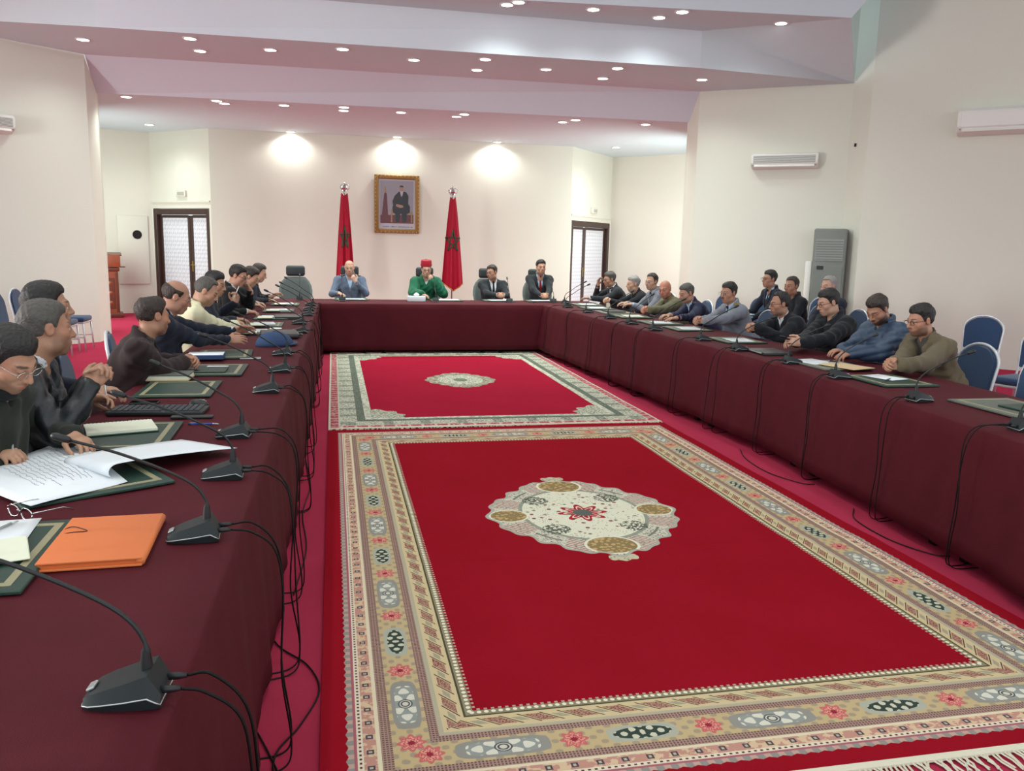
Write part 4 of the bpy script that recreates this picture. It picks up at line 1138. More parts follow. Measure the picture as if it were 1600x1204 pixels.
flat([(-.03, z0 + .03), (.05, z0 + .02), (.07, z0 + .2), (.1, z0 + .2), (.12, z0 + .02), (.2, z0 + .03), (.22, z0 + .2), (.28, z0 + .24), (.28, z0 + .36), (.24, z0 + .42), (.25, z0 + .58), (.2, z0 + .66), (.12, z0 + .68), (.04, z0 + .67), (-.05, z0 + .58), (-.1, z0 + .46), (-.08, z0 + .38), (-.1, z0 + .34), (-.09, z0 + .23), (-.04, z0 + .2)], M_PS, .0012, 'printed_suit')
flat([(.06, z0 + .68), (.14, z0 + .68), (.12, z0 + .6), (.1, z0 + .56), (.08, z0 + .6)], M_PW, .0016, 'printed_shirt')
flat([(.1 + .042 * math.cos(a), z0 + .735 + .06 * math.sin(a)) for a in np.linspace(0, 2 * PI, 17)[:-1]], M_PK, .0018, 'printed_face')
flat([(.1 + .045 * math.cos(a), z0 + .765 + .038 * math.sin(a)) for a in np.linspace(0, PI, 9)], M_PS, .0022, 'printed_hair')
flat([(-.02, z0 + .36), (.06, z0 + .33), (.14, z0 + .34), (.13, z0 + .38), (.04, z0 + .4), (-.02, z0 + .41)], M_PK, .0018, 'printed_hands')
rg = random.Random(9); xx = -.30                      # the illegible blue caption line
M_CAP = mat('caption_blue', '#5A7C9C', .6)
while xx < .30:
    w = rg.uniform(.012, .05); flat([(xx, -ph / 2 + .035), (xx + w, -ph / 2 + .035), (xx + w, -ph / 2 + .035 + rg.uniform(.015, .03)), (xx, -ph / 2 + .052)], M_CAP, -.0015, 'caption_stroke'); xx += w + rg.choice((.006, .006, .02))
box('glazing', (0, -.019, 0), (pw, .002, ph), M_GLASS, t)

M_FLAG = mat('flag_red', '#9C0E2A', .6, var=.1, vscale=6, spec=.2); M_STAR = mat('flag_star', '#1E3A22', .6)
M_POLE = mat('flag_pole', '#8B8C86', .35, metal=.6); M_GOLDF = mat('gold_fringe', '#B5803A', .7)
def flag(x, y, label, w0, w1, seed, starz, starw, sx):
    t = thing('flag', label, 'flag', (x, y, 0))
    lathe('stand', [(0, 0), (.17, 0), (.17, .015), (.05, .05), (.022, .09), (.018, .14)], M_POLE, t, 20)
    tube('pole', [(0, 0, .02), (0, 0, 2.60)], .014, M_POLE, t, 10)
    cr = lathe('crown_finial', [(.012, 0), (.03, .01), (.02, .03), (.055, .05), (.06, .075), (.05, .08), (.07, .11), (.055, .14), (.03, .165), (.012, .18), (.01, .2), (.022, .212), (.01, .23), (.004, .245)], M_CHROME, t, 16, loc=(0, 0, 2.59))
    for k in range(5):
        a = 2 * PI * k / 5
        tube('crown_arch', catmull([(.06 * math.cos(a), .06 * math.sin(a), 2.665), (.1 * math.cos(a), .1 * math.sin(a), 2.71), (.075 * math.cos(a), .075 * math.sin(a), 2.765), (.01 * math.cos(a), .01 * math.sin(a), 2.78)], 4), .008, M_CHROME, cr, 6)
    # draped cloth: a folded sheet hanging from the pole top, widening downward
    rg = np.random.RandomState(seed); ph_ = rg.rand(4) * 6
    nz, nx = 44, 40; V = []; F = []
    top, hem = 2.55, .84
    def surf(q, f):
        hw = w0 + (w1 - w0) * f ** .8
        xx = q * hw + sx * f * .06
        yy = -.03 - .05 * f * (.7 + math.sin(q * 7.5 + ph_[0]) * .75 + .35 * math.sin(q * 15 + ph_[1])) - .05 * math.cos(q * 1.5)
        z = top - (top - hem) * f - (.17 * (1 - abs(q - .1)) * f ** 3) + .06 * abs(q) * (1 - f)
        return xx, yy, z
    for i in range(nz + 1):
        for j in range(nx + 1): V.append(surf(j / nx * 2 - 1, i / nz))
    for i in range(nz):
        for j in range(nx): F.append((i * (nx + 1) + j, i * (nx + 1) + j + 1, (i + 1) * (nx + 1) + j + 1, (i + 1) * (nx + 1) + j))
    o = mesh_obj('banner', V, F, M_FLAG, t, smooth=True); o.modifiers.new('t', 'SOLIDIFY').thickness = .004
    # the outlined five-pointed star, following the folds
    def on(xq, zq):
        f = min(1, max(0, (top - zq) / (top - hem)))
        for _ in range(4):
            hw = w0 + (w1 - w0) * f ** .8; q = max(-1, min(1, (xq - sx * f * .06) / hw)); f += (surf(q, f)[2] - zq) / (top - hem)
        hw = w0 + (w1 - w0) * f ** .8; q = max(-1, min(1, (xq - sx * f * .06) / hw)); p = surf(q, f)
        return (p[0], p[1] - .006, p[2])
    c = [(starw * math.sin(2 * PI * k / 5), starz + .24 * math.cos(2 * PI * k / 5)) for k in range(5)]
    for k in range(5):
        a, b = c[k], c[(k + 2) % 5]
        tube('star_stroke', [on(a[0] + (b[0] - a[0]) * s, a[1] + (b[1] - a[1]) * s) for s in np.linspace(0, 1, 14)], .0165, M_STAR, o, 6)
    n = nx
    tube('gold_edge', [surf(j / n * 2 - 1, 1.0) for j in range(n + 1)], .012, M_GOLDF, o, 6)
    return t
flag(2.44, 17.5, 'red flag with green star outline spread open, beside the green cloak', .05, .23, 3, 1.70, .17, 0)
flag(.24, 17.5, 'red flag with green star hanging in tight folds behind the grey uniform', .06, .19, 8, 1.72, .10, 0)

# lectern
t = thing('lectern', 'carved reddish wooden lectern by the wall panel', 'lectern', (-4.47, 18.45, 0), .25)
box('base', (0, 0, .05), (.44, .42, .1), M_MAHOGD, t, bevel=.015, seg=2)
box('column', (0, 0, .52), (.32, .32, .86), M_MAHOG, t, bevel=.01)
for sx in (-1, 1): box('pilaster', (sx * .13, -.165, .52), (.05, .02, .8), M_MAHOGD, t, bevel=.005)
box('carved_panel', (0, -.165, .5), (.17, .014, .62), M_MAHOGD, t, bevel=.006)
for k in range(3): o = lathe('rosette', [(0, .014), (.03, .01), (.05, 0)], M_MAHOG, t, 8); o.rotation_euler.x = PI / 2; o.location = (0, -.172, .3 + .2 * k)
box('neck', (0, 0, .98), (.38, .37, .07), M_MAHOGD, t, bevel=.015, seg=2)
box('desk_top', (0, 0, 1.15), (.42, .4, .25), M_MAHOG, t, bevel=.015, seg=2)
box('reading_ledge', (.02, .03, 1.285), (.44, .44, .025), M_MAHOGD, t, rot=Matrix.Rotation(.1, 3, 'X'), bevel=.006)
box('side_shelf', (.25, 0, 1.03), (.1, .25, .02), M_MAHOGD, t, bevel=.004)
# ================================================================ PEOPLE
f32 = np.float32
def surface_nets(f, lo, h):
    s = f < 0
    a = s[:-1, :-1, :-1]
    cnt = np.zeros(a.shape, np.int8)
    for i in (0, 1):
        for j in (0, 1):
            for k in (0, 1): cnt += s[i:s.shape[0] - 1 + i, j:s.shape[1] - 1 + j, k:s.shape[2] - 1 + k]
    act = (cnt > 0) & (cnt < 8)
    idx = np.argwhere(act)
    ids = -np.ones(act.shape, np.int32); ids[act] = np.arange(len(idx))
    corner = np.array([[i, j, k] for i in (0, 1) for j in (0, 1) for k in (0, 1)])
    val = np.stack([f[idx[:, 0] + c[0], idx[:, 1] + c[1], idx[:, 2] + c[2]] for c in corner], 1)
    acc = np.zeros((len(idx), 3), f32); num = np.zeros(len(idx), f32)
    for p in range(8):
        for q in range(p + 1, 8):
            if np.abs(corner[p] - corner[q]).sum() != 1: continue
            va, vb = val[:, p], val[:, q]; m = (va < 0) != (vb < 0)
            t = np.where(m, va / np.where(m, va - vb, 1), 0)
            acc += np.where(m[:, None], corner[p] + (corner[q] - corner[p]) * t[:, None], 0); num += m
    V = (idx + acc / num[:, None]) * h + np.asarray(lo)
    quads = []
    for ax in range(3):
        sl0 = [slice(None)] * 3; sl1 = [slice(None)] * 3; sl0[ax] = slice(0, -1); sl1[ax] = slice(1, None)
        ch = s[tuple(sl0)] != s[tuple(sl1)]
        e = np.argwhere(ch)
        b, c = [x for x in range(3) if x != ax]
        e = e[(e[:, b] > 0) & (e[:, c] > 0) & (e[:, b] < f.shape[b] - 1) & (e[:, c] < f.shape[c] - 1)]
        def cell(db, dc):
            q = e.copy(); q[:, b] += db; q[:, c] += dc; return ids[q[:, 0], q[:, 1], q[:, 2]]
        Q = np.stack([cell(-1, -1), cell(0, -1), cell(0, 0), cell(-1, 0)], 1)
        flip = s[e[:, 0], e[:, 1], e[:, 2]]
        if ax == 1: flip = ~flip
        Q = np.where(flip[:, None], Q, Q[:, ::-1]); quads.append(Q)
    return V, np.concatenate(quads)

class SDF:
    def __init__(s): s.p = []; s.lo = np.full(3, 9e9); s.hi = np.full(3, -9e9)
    def _add(s, fn, lo, hi, k, mode='add'):
        lo = np.asarray(lo, float); hi = np.asarray(hi, float)
        if mode == 'add': s.lo = np.minimum(s.lo, lo); s.hi = np.maximum(s.hi, hi)
        s.p.append((fn, lo, hi, k, mode))
    def cap(s, a, b, ra, rb=None, k=.01, mode='add'):
        rb = ra if rb is None else rb
        a = np.asarray(a, float); b = np.asarray(b, float); d = b - a; l2 = max(float(d.dot(d)), 1e-9)
        def fn(x, y, z):
            px, py, pz = x - f32(a[0]), y - f32(a[1]), z - f32(a[2])
            t = np.clip((px * f32(d[0]) + py * f32(d[1]) + pz * f32(d[2])) / f32(l2), 0, 1)
            return np.sqrt((px - t * f32(d[0])) ** 2 + (py - t * f32(d[1])) ** 2 + (pz - t * f32(d[2])) ** 2) - (f32(ra) + f32(rb - ra) * t)
        r = max(ra, rb); s._add(fn, np.minimum(a, b) - r, np.maximum(a, b) + r, k, mode)
    def ell(s, c, r, R=None, k=.01, mode='add'):
        c = np.asarray(c, float); r = np.asarray(r, float); R = np.eye(3) if R is None else np.asarray(R, float)
        def fn(x, y, z):
            px, py, pz = x - f32(c[0]), y - f32(c[1]), z - f32(c[2])
            q = [(px * f32(R[i, 0]) + py * f32(R[i, 1]) + pz * f32(R[i, 2])) / f32(r[i]) for i in range(3)]
            k0 = np.sqrt(q[0] ** 2 + q[1] ** 2 + q[2] ** 2) + f32(1e-6)
            k1 = np.sqrt((q[0] / f32(r[0])) ** 2 + (q[1] / f32(r[1])) ** 2 + (q[2] / f32(r[2])) ** 2) + f32(1e-6)
            return k0 * (k0 - 1) / k1
        e = np.sqrt(((R * r[:, None]) ** 2).sum(0)); s._add(fn, c - e, c + e, k, mode)
    def fun(s, fn, lo, hi, mode, k=0.0): s._add(fn, lo, hi, k, mode)
    def comb(s, cur, d, k, mode):
        if mode == 'add':
            if k <= 0: return np.minimum(cur, d)
            h = np.maximum(k - np.abs(cur - d), 0) / f32(k); return np.minimum(cur, d) - h * h * f32(k * .25)
        if mode == 'sub':
            d = -d
            if k <= 0: return np.maximum(cur, d)
            h = np.maximum(k - np.abs(cur - d), 0) / f32(k); return np.maximum(cur, d) + h * h * f32(k * .25)
        if mode == 'max': return np.maximum(cur, d)
        return cur - d                         # 'off': grow by d
    def mesh(s, h):
        lo = s.lo - 3 * h; n = np.ceil((s.hi + 3 * h - lo) / h).astype(int) + 1
        ax = [(lo[i] + h * np.arange(n[i])).astype(f32) for i in range(3)]
        f = np.full(n, 1.0, f32)
        for fn, a, b, k, mode in s.p:
            pad = k + 3 * h + (.03 if mode == 'add' else 0.0)
            i0 = np.clip(np.floor((a - pad - lo) / h).astype(int), 0, n); i1 = np.clip(np.ceil((b + pad - lo) / h).astype(int) + 1, 0, n)
            if (i1 <= i0).any(): continue
            sl = tuple(slice(i0[q], i1[q]) for q in range(3))
            d = fn(ax[0][sl[0]][:, None, None], ax[1][sl[1]][None, :, None], ax[2][sl[2]][None, None, :])
            f[sl] = s.comb(f[sl], d, k, mode)
        return surface_nets(f, lo, h)
    def at(s, P):
        P = np.asarray(P, f32); x, y, z = P[:, 0], P[:, 1], P[:, 2]; f = np.full(len(P), 1.0, f32)
        for fn, a, b, k, mode in s.p: f = s.comb(f, fn(x, y, z), k, mode)
        return f

def sdf_obj(name, V, Q, m, parent, col=None):
    me = bpy.data.meshes.new(name)
    me.vertices.add(len(V)); me.vertices.foreach_set('co', V.astype(f32).ravel())
    me.loops.add(len(Q) * 4); me.loops.foreach_set('vertex_index', Q.astype(np.int32).ravel())
    me.polygons.add(len(Q)); me.polygons.foreach_set('loop_start', np.arange(0, len(Q) * 4, 4, dtype=np.int32))
    me.polygons.foreach_set('loop_total', np.full(len(Q), 4, np.int32))
    me.update(calc_edges=True); set_smooth(me)
    if col is not None:
        ca = me.color_attributes.new('tint', 'FLOAT_COLOR', 'POINT'); ca.data.foreach_set('color', np.concatenate([col, np.ones((len(V), 1))], 1).astype(f32).ravel())
    me.materials.append(m)
    return link(bpy.data.objects.new(name, me), parent)

def skin_mat():
    m, b, o, x, y, z = new_mat('skin', .5, .4)
    at = X.nt.nodes.new('ShaderNodeAttribute'); at.attribute_name = 'tint'
    n = xnoise(o, 60, 3)
    dk = X.nt.nodes.new('ShaderNodeMix'); dk.data_type = 'RGBA'; dk.blend_type = 'MULTIPLY'; dk.inputs[7].default_value = (.82, .76, .72, 1)
    X.nt.links.new((n * .6).k, dk.inputs[0]); X.nt.links.new(at.outputs['Color'], dk.inputs[6])
    X.nt.links.new(dk.outputs[2], b.inputs['Base Color'])
    b.inputs['Subsurface Weight'].default_value = .0
    return m
M_SKIN = skin_mat()
M_EYE, _b, _o, _x, _y, _z = new_mat('eyeball', .15)
setcol(_b, xmix(_y > .0104, xmix(_y > .0087, '#D8D2CA', '#3A2418'), '#0A0706'))
def fabric(name, col, var=.12, sc=25, rough=.85, bump=.2, bs=350):
    return mat(name, col, rough, var=var, vscale=sc, bump=bump, bscale=bs, sheen=.08, spec=.25)
HAIR = {'black': mat('hair_black', '#14110F', .55, var=.3, vscale=60, bump=.5, bscale=120), 'brown': mat('hair_brown', '#2A1E17', .55, var=.3, vscale=60, bump=.5, bscale=120),
        'grey': mat('hair_grey', '#4A4742', .6, var=.35, vscale=70, bump=.5, bscale=120), 'silver': mat('hair_silver', '#8C8985', .6, var=.3, vscale=70, bump=.5, bscale=120)}
_eye = bmesh.new(); bmesh.ops.create_uvsphere(_eye, u_segments=14, v_segments=10, radius=.0125); EYE_ME = bpy.data.meshes.new('eye'); _eye.to_mesh(EYE_ME); _eye.free(); set_smooth(EYE_ME); EYE_ME.materials.append(M_EYE)

def unit(v): v = np.asarray(v, float); return v / max(np.linalg.norm(v), 1e-9)
UPV = np.array([0, 0, 1.0])

def add_hand(S, w, d, palm, curl, side, spread=.0, vox=.005, thumb=.5, sc=1.0):
    """side=+1 right hand, -1 left. w wrist, d hand direction, palm = direction the palm faces"""
    d = unit(d); palm = unit(np.asarray(palm, float) - d * np.dot(palm, d)); sd = np.cross(d, palm) * side   # sd: towards the thumb
    w = np.asarray(w, float); kk = min(.006, vox)
    R = np.array([sd, d, palm])
    S.ell(w + d * .048 * sc, (.040 * sc, .056 * sc, .0165 * sc), R, k=.016)
    S.ell(w + d * .075 * sc - palm * .002, (.039 * sc, .028 * sc, .014 * sc), R, k=.012)
    S.cap(w - d * .03, w + d * .02, .027 * sc, .026 * sc, k=.016)
    L = {0: .074, 1: .082, 2: .076, 3: .060}
    for i in range(4):
        off = (.0295 - i * .0195) * sc
        p = w + d * (.092 - (.004 if i in (0,) else .012 if i == 3 else 0)) * sc + sd * off
        a = -.15 * curl if curl > 0 else 0
        dr = unit(d + sd * (.10 - .07 * i) * (.4 + spread * 2)); ln = L[i] * sc; r = (.0092 if i < 3 else .0080) * sc
        ang = 0.0
        for q, (fr, bend) in enumerate(((.44, .75), (.31, 1.05), (.25, .7))):
            ang += bend * curl
            dd = dr * math.cos(ang) + palm * math.sin(ang); e = p + dd * ln * fr
            S.cap(p, e, r * (1 - .08 * q), r * (.92 - .08 * q), k=.0025 if q else .006); p = e
    b = w + d * .024 * sc + sd * .026 * sc + palm * .004
    t1 = b + unit(d * .75 + sd * .8 + palm * .45 * thumb) * .046 * sc; t2 = t1 + unit(d * 1.0 + sd * .15 + palm * .6 * thumb) * .034 * sc; t3 = t2 + unit(d * 1.0 - sd * .25 * thumb + palm * .6 * thumb) * .027 * sc
    S.cap(b, t1, .015 * sc, .0115 * sc, k=.012); S.cap(t1, t2, .0112 * sc, .0102 * sc, k=.003); S.cap(t2, t3, .0102 * sc, .0085 * sc, k=.003)

def ik(sh, wr, hint, l1, l2):
    v = wr - sh; D = np.linalg.norm(v); m = (l1 + l2) * .985
    if D > m: s_ = D / m; l1 *= s_; l2 *= s_
    D = max(D, abs(l1 - l2) + .02); a = (l1 * l1 - l2 * l2 + D * D) / (2 * D); hh = math.sqrt(max(l1 * l1 - a * a, 0))
    u = unit(v); p = unit(hint - u * np.dot(hint, u)); return sh + u * a + p * hh

def over_table(p):
    x, y = p[0], p[1]
    if 12.4 < y < 13.5 and -1.3 < x < 4.3: return True
    if y < 12.45 and -1.30 < x < -.2: return True
    if 2 < y < 12.45 and 3.1 < x < np.interp(-y, [-q[1] for q in RO], [q[0] for q in RO]) + .06: return True
    return False

def H(w, d, palm=(0, 0, -1), curl=.35, thumb=.5, spread=0.0): return dict(w=np.array(w, float), d=unit(d), palm=np.array(palm, float), curl=curl, thumb=thumb, spread=spread)
def clasp(c, az, z=None, lift=0.0, gap=.046):
    """both hands folded together around the point c"""
    F = np.array([math.cos(az), math.sin(az), 0]); R = np.array([math.sin(az), -math.cos(az), 0]); c = np.array(c, float)
    d0 = F * .75 + UPV * lift
    r = H(c - unit(d0) * .075 + R * gap, d0 - R * .45, -R * .8 - UPV * .35 + F * .2, .95, .8)
    l = H(c - unit(d0) * .085 - R * gap, d0 + R * .45, R * .8 - UPV * .35 + F * .2, .85, .8)
    return r, l

def person(label, head, az, look, hands, outfit, hair=None, skin='#B78A6C', vox=.006, build=1.0, glasses=None, beard=0.0, mustache=False, fez=False, lips=True, chair=None, hsc=1.0, group=None, elbow_out=.8, chair_dy=0.0):
    Hc = np.array(head, float); F = np.array([math.cos(az), math.sin(az), 0.0]); Rt = np.array([math.sin(az), -math.cos(az), 0.0])
    laz, lp, lr = look
    hf = np.array([math.cos(laz) * math.cos(lp), math.sin(laz) * math.cos(lp), -math.sin(lp)]); hr = np.array([math.sin(laz), -math.cos(laz), 0.0])
    hu = np.cross(hr, hf)
    if lr: hr, hu = hr * math.cos(lr) + hu * math.sin(lr), hu * math.cos(lr) - hr * math.sin(lr)
    HR = np.array([hr, hf, hu])                      # head local -> world: HR.T @ p
    hl = lambda *p: Hc + HR.T @ (np.array(p, float) * hsc)
    T = hl(0, -.022, -.075)
    N = T - UPV * .07 - F * .035
    dz = N[2] - .54
    ld = math.sqrt(.25 - dz * dz) if dz < .48 else .10
    ld = min(ld, .36)
    hip = np.array([N[0] - F[0] * ld, N[1] - F[1] * ld, .54])
    U = unit(N - hip); Ls = np.linalg.norm(N - hip); TF = unit(F - U * F.dot(U)); TR = np.cross(TF, U)
    org = np.array([hip[0], hip[1], 0.0])
    root = thing('person', label, 'person', tuple(org), 0, group)
    TRF = np.array([TR, TF, U]); b = build; q = Ls / .5
    sh = {s: N - U * .065 + TR * s * .168 * b for s in (1, -1)}
    arms = {}
    for s, hd in ((1, hands[0]), (-1, hands[1])):
        hint = Rt * s * elbow_out - UPV * .9 - F * .35
        w = hd['w'].copy()
        if over_table(w) and w[2] < .785: w[2] = .785
        el = ik(sh[s], w, hint, .285, .255)
        if over_table(el) and el[2] < .815: el[2] = .815
        arms[s] = (el, w, hd)
    O = org
    # ---- body
    B = SDF(); h2 = hsc
    E3 = HR
    def he(p, r, k, mode='add', R=None): B.ell(hl(*p), np.array(r) * h2, E3 if R is None else R, k=k, mode=mode)
    he((0, -.014, .030), (.074, .096, .088), .0)
    he((0, .030, -.040), (.060, .062, .075), .035)
    he((0, .066, -.096), (.026, .022, .018), .025)
    for s in (1, -1):
        he((s * .046, .052, -.022), (.022, .026, .022), .025); he((s * .052, .012, -.075), (.016, .03, .022), .03)
        B.cap(hl(s * .010, .084, .024), hl(s * .044, .070, .022), .0115 * h2, .010 * h2, k=.02)
    for s in (1, -1): he((s * .032, .097, .003), (.017, .016, .012), .012, 'sub')
    B.cap(hl(0, .088, .018), hl(0, .113, -.027), .0078 * h2, .0118 * h2, k=.014)
    for s in (1, -1):
        he((s * .0115, .098, -.031), (.009, .011, .008), .008)
        he((s * .032, .0815, .0095), (.0155, .010, .0065), .006)
        he((s * .032, .080, -.006), (.0145, .009, .0045), .006)
        ear = HR.copy(); a_ = .25 * s; ear[0] = hr * math.cos(a_) - hf * math.sin(a_) * 1; ear[1] = hf * math.cos(a_) + hr * math.sin(a_)
        he((s * .077, -.010, -.002), (.0075, .019, .030), .008, R=ear); he((s * .086, -.004, .0), (.0055, .010, .017), .006, 'sub', R=ear)
    he((0, .072, -.060), (.030, .024, .028), .02)
    he((0, .0955, -.0565), (.022, .008, .0048), .006); he((0, .0935, -.0675), (.018, .008, .0055), .006)
    B.cap(N - U * .06, T, .060, .056 * h2, k=.035)
    B.cap(hip + U * .12, N - U * .17, .085 * b, .06 * b, k=.05)
    for s in (1, -1):
        el, w, hd = arms[s]
        B.cap(N - U * .06, sh[s] - U * .01, .055, .045, k=.04); B.cap(sh[s], el, .042, .036, k=.03); B.cap(el, w, .036, .025, k=.015)
        add_hand(B, w, hd['d'], hd['palm'], hd['curl'], s, hd['spread'], vox, hd['thumb'], 1.0)
    V, Q = B.mesh(vox)
    loc = (V - Hc) @ HR.T / h2                     # in the head frame
    base = np.array(lin(skin)); base = base * .86 + base.mean() * .14; col = np.tile(base, (len(V), 1))
    def blend(mask, c, a=1.0):
        nonlocal col
        mk = np.clip(mask, 0, 1)[:, None] * a; col = col * (1 - mk) + np.array(c) * mk
    x_, y_, z_ = loc[:, 0], loc[:, 1], loc[:, 2]
    if lips: blend((1 - ((x_ / .024) ** 2 + ((z_ + .062) / .0105) ** 2)) * 3 * (y_ > .08), base * np.array([.80, .50, .48]), .8)
    inhead = (np.linalg.norm(loc, axis=1) < .17)
    blend(((np.abs(x_) > .05) & (np.abs(z_) < .03) & inhead).astype(float), base * np.array([1.05, .86, .80]), .5)
    blend(np.clip(1 - np.abs(z_ + .03) / .02, 0, 1) * (y_ > .095), base * np.array([1.05, .88, .82]), .5)
    hc = HAIR.get(hair['c'] if hair else 'black', HAIR['black'])
    if beard:
        jaw = np.clip((-.022 - z_) / .03, 0, 1) * np.clip((y_ - (-.012)) / .02, 0, 1) * inhead * np.clip((z_ + .125) / .01, 0, 1)
        ck = np.clip((.062 - y_ + np.clip((-.045 - z_) * 2.2, -.02, .06)) / .035, 0, 1)        # cheeks stay clear
        mo = np.clip(1 - ((x_ / .026) ** 2 + ((z_ + .062) / .010) ** 2), 0, 1) * 3
        blend(jaw * ck * (1 - np.clip(mo, 0, 1)), np.array(lin('#1C1512')), min(1, beard))
        blend(np.clip(1 - ((x_ / .034) ** 4 + ((z_ + .048) / .008) ** 2), 0, 1) * (y_ > .07), np.array(lin('#1C1512')), min(1, beard))
    blend(np.clip(1 - ((np.abs(x_) - .033) / .022) ** 4 - ((z_ - .029) / .006) ** 2, 0, 1) * (y_ > .06) * 2, np.array(lin('#201814')), .8)
    blend(np.clip(1 - ((np.abs(x_) - .032) / .014) ** 2 - ((z_ - .0025) / .0035) ** 2, 0, 1) * (y_ > .06) * 3, np.array(lin('#2A1A14')), .7)
    body = sdf_obj('body', V - O, Q, M_SKIN, root, col)
    for s in (1, -1):
        if lp < .45:
            e = link(bpy.data.objects.new('eye', EYE_ME), root)
            M4 = Matrix([list(HR[:, 0]), list(HR[:, 1]), list(HR[:, 2])]) if False else Matrix([[hr[i], hf[i], hu[i]] for i in range(3)])
            e.matrix_local = Matrix.Translation(Vector(hl(s * .032, .0765, .0025) - O)) @ M4.to_4x4()
    # ---- hair
    if hair:
        st = hair.get('s', 'short'); th = hair.get('t', .010)
        G = SDF()
        G.ell(hl(0, -.014, .030), np.array((.0755, .0975, .0895)) * h2, HR, k=0)
        if st != 'ring': G.ell(hl(0, .000, .080), np.array((.058, .070, .036)) * h2, HR, k=.03)
        rec = hair.get('rec', 0.0)
        def loc3(x, y, z):
            px, py, pz = x - f32(Hc[0]), y - f32(Hc[1]), z - f32(Hc[2])
            return [(px * f32(HR[i, 0]) + py * f32(HR[i, 1]) + pz * f32(HR[i, 2])) / f32(h2) for i in range(3)]
        def cut(x, y, z):
            a, bb, c = loc3(x, y, z)
            zl = np.interp(bb, [-.12, -.075, -.035, -.018, .002, .016, .028 - rec * .2, .040 - rec * .3, .062 - rec * .6, .11], [-.062, -.060, -.035, .012, -.012, -.018, .022, .052 + rec * .4, .074 + rec * .5, .078 + rec]).astype(f32)
            zl = zl - .004 * np.cos(a * 40) + rec * .8 * np.clip(np.abs(a) * 30 - .9, 0, 1) * (bb > .03)
            return zl - c
        def rough(x, y, z):
            a, bb, c = loc3(x, y, z); return f32(.0022) * (np.sin(a * 210 + np.sin(bb * 90) * 2) * np.sin(bb * 170 + c * 120)) + f32(.002) * np.sin(a * 60 + c * 70)
        def grow(x, y, z):                           # full on top, fading out at the sides, nape and hairline
            a, bb, c = loc3(x, y, z); m = -cut(x, y, z)
            return (f32(.0008) + f32(th) * np.clip(m / .05, 0, 1) * np.clip(.25 + (c - .01) / .09, .15, 1.1) + rough(x, y, z) * np.clip(m / .02, 0, 1)).astype(f32)
        lo, hi = G.lo.copy() - .025, G.hi.copy() + .025; G.lo, G.hi = lo, hi
        G.fun(grow, lo, hi, 'off'); G.fun(lambda x, y, z: cut(x, y, z) * f32(.75), lo - .02, hi + .02, 'max')
        if st == 'ring':
            zt = hair.get('zt', .055)
            def cut2(x, y, z):
                a, bb, c = loc3(x, y, z); return np.maximum((c - f32(zt) + np.clip(bb + .03, -.1, .0) * f32(.35)) * f32(.9), (bb - f32(.035)) * f32(.8))
            G.fun(cut2, lo - .02, hi + .02, 'max')
        if st == 'spot': G.ell(hl(0, -.035, .135), np.array((.045, .055, .034)) * h2, HR, k=.008, mode='sub')
        hv, hq = G.mesh(max(.0042, vox * .85)); sdf_obj('hair', hv - O, hq, hc, root)
    if beard > 1.0:
        G = SDF(); G.ell(hl(0, .034, -.050), np.array((.062, .066, .075)) * h2, HR, k=0); G.ell(hl(0, .068, -.100), np.array((.032, .026, .026)) * h2, HR, k=.02)
        def bc(x, y, z):
            px, py, pz = x - f32(Hc[0]), y - f32(Hc[1]), z - f32(Hc[2])
            a, bb, c = [(px * f32(HR[i, 0]) + py * f32(HR[i, 1]) + pz * f32(HR[i, 2])) / f32(h2) for i in range(3)]
            zl = np.interp(bb, [0, .03, .05, .075, .1], [-.02, -.045, -.062, -.074, -.076]).astype(f32)
            return np.maximum((c - zl) * f32(.8), (f32(.004) - bb))
        G.fun(bc, G.lo - .02, G.hi + .02, 'max'); hv, hq = G.mesh(max(.0042, vox * .85)); sdf_obj('beard', hv - O, hq, hc, root)
    if mustache:
        tube('mustache', [tuple(hl(-.028, .082, -.056) - O), tuple(hl(-.013, .0975, -.0475) - O), tuple(hl(0, .1, -.046) - O), tuple(hl(.013, .0975, -.0475) - O), tuple(hl(.028, .082, -.056) - O)], [.003, .0055, .005, .0055, .003], hc, root, 7)
    if glasses:
        g = empty('eyeglasses'); g.parent = root
        g.matrix_local = Matrix.Translation(Vector(hl(0, .104, .004) - O)) @ Matrix([[hr[i], hf[i], hu[i]] for i in range(3)]).to_4x4()
        eyeglasses_parts(g, M_BLACK if glasses == 'dark' else M_CHROME, w=.054, h=.036, thin=.0018 if glasses == 'dark' else .0013)
    if fez:
        g = empty('fez'); g.parent = root
        g.matrix_local = Matrix.Translation(Vector(hl(0, -.012, .062) - O)) @ Matrix([[hr[i], hf[i], hu[i]] for i in range(3)]).to_4x4()
        lathe('fez_crown', [(.093, 0), (.095, .01), (.086, .085), (.082, .095), (.0, .098)], fabric('fez_red', '#9A1B2B'), g, 24)
        tube('tassel', catmull([(0, 0, .1), (0, -.05, .1), (0, -.088, .09), (0, -.095, .04)], 4), .004, M_DARK, g, 6)
    # ---- clothes
    oc = outfit; kind = oc.get('k', 'suit'); jm = oc['m']; jv = max(.0085, vox * 1.6)
    fat = oc.get('fat', 0.0)
    J = SDF()
    def torso(S, off):
        S.ell(hip + U * .05 * q, np.array((.170 * b + fat, .140 * b + fat, .13)) + off, TRF, k=0)
        S.ell(hip + U * .16 * q + TF * .015, np.array((.160 * b + fat, .122 * b + fat, .16)) + off, TRF, k=.06)
        S.ell(hip + U * .33 * q, np.array((.168 * b + fat * .7, .112 * b + fat * .5, .16)) + off, TRF, k=.06)
        for s in (1, -1): S.cap(N - U * .035 - TF * .01, sh[s] - U * .002, .058 + off, .062 + off, k=.05)
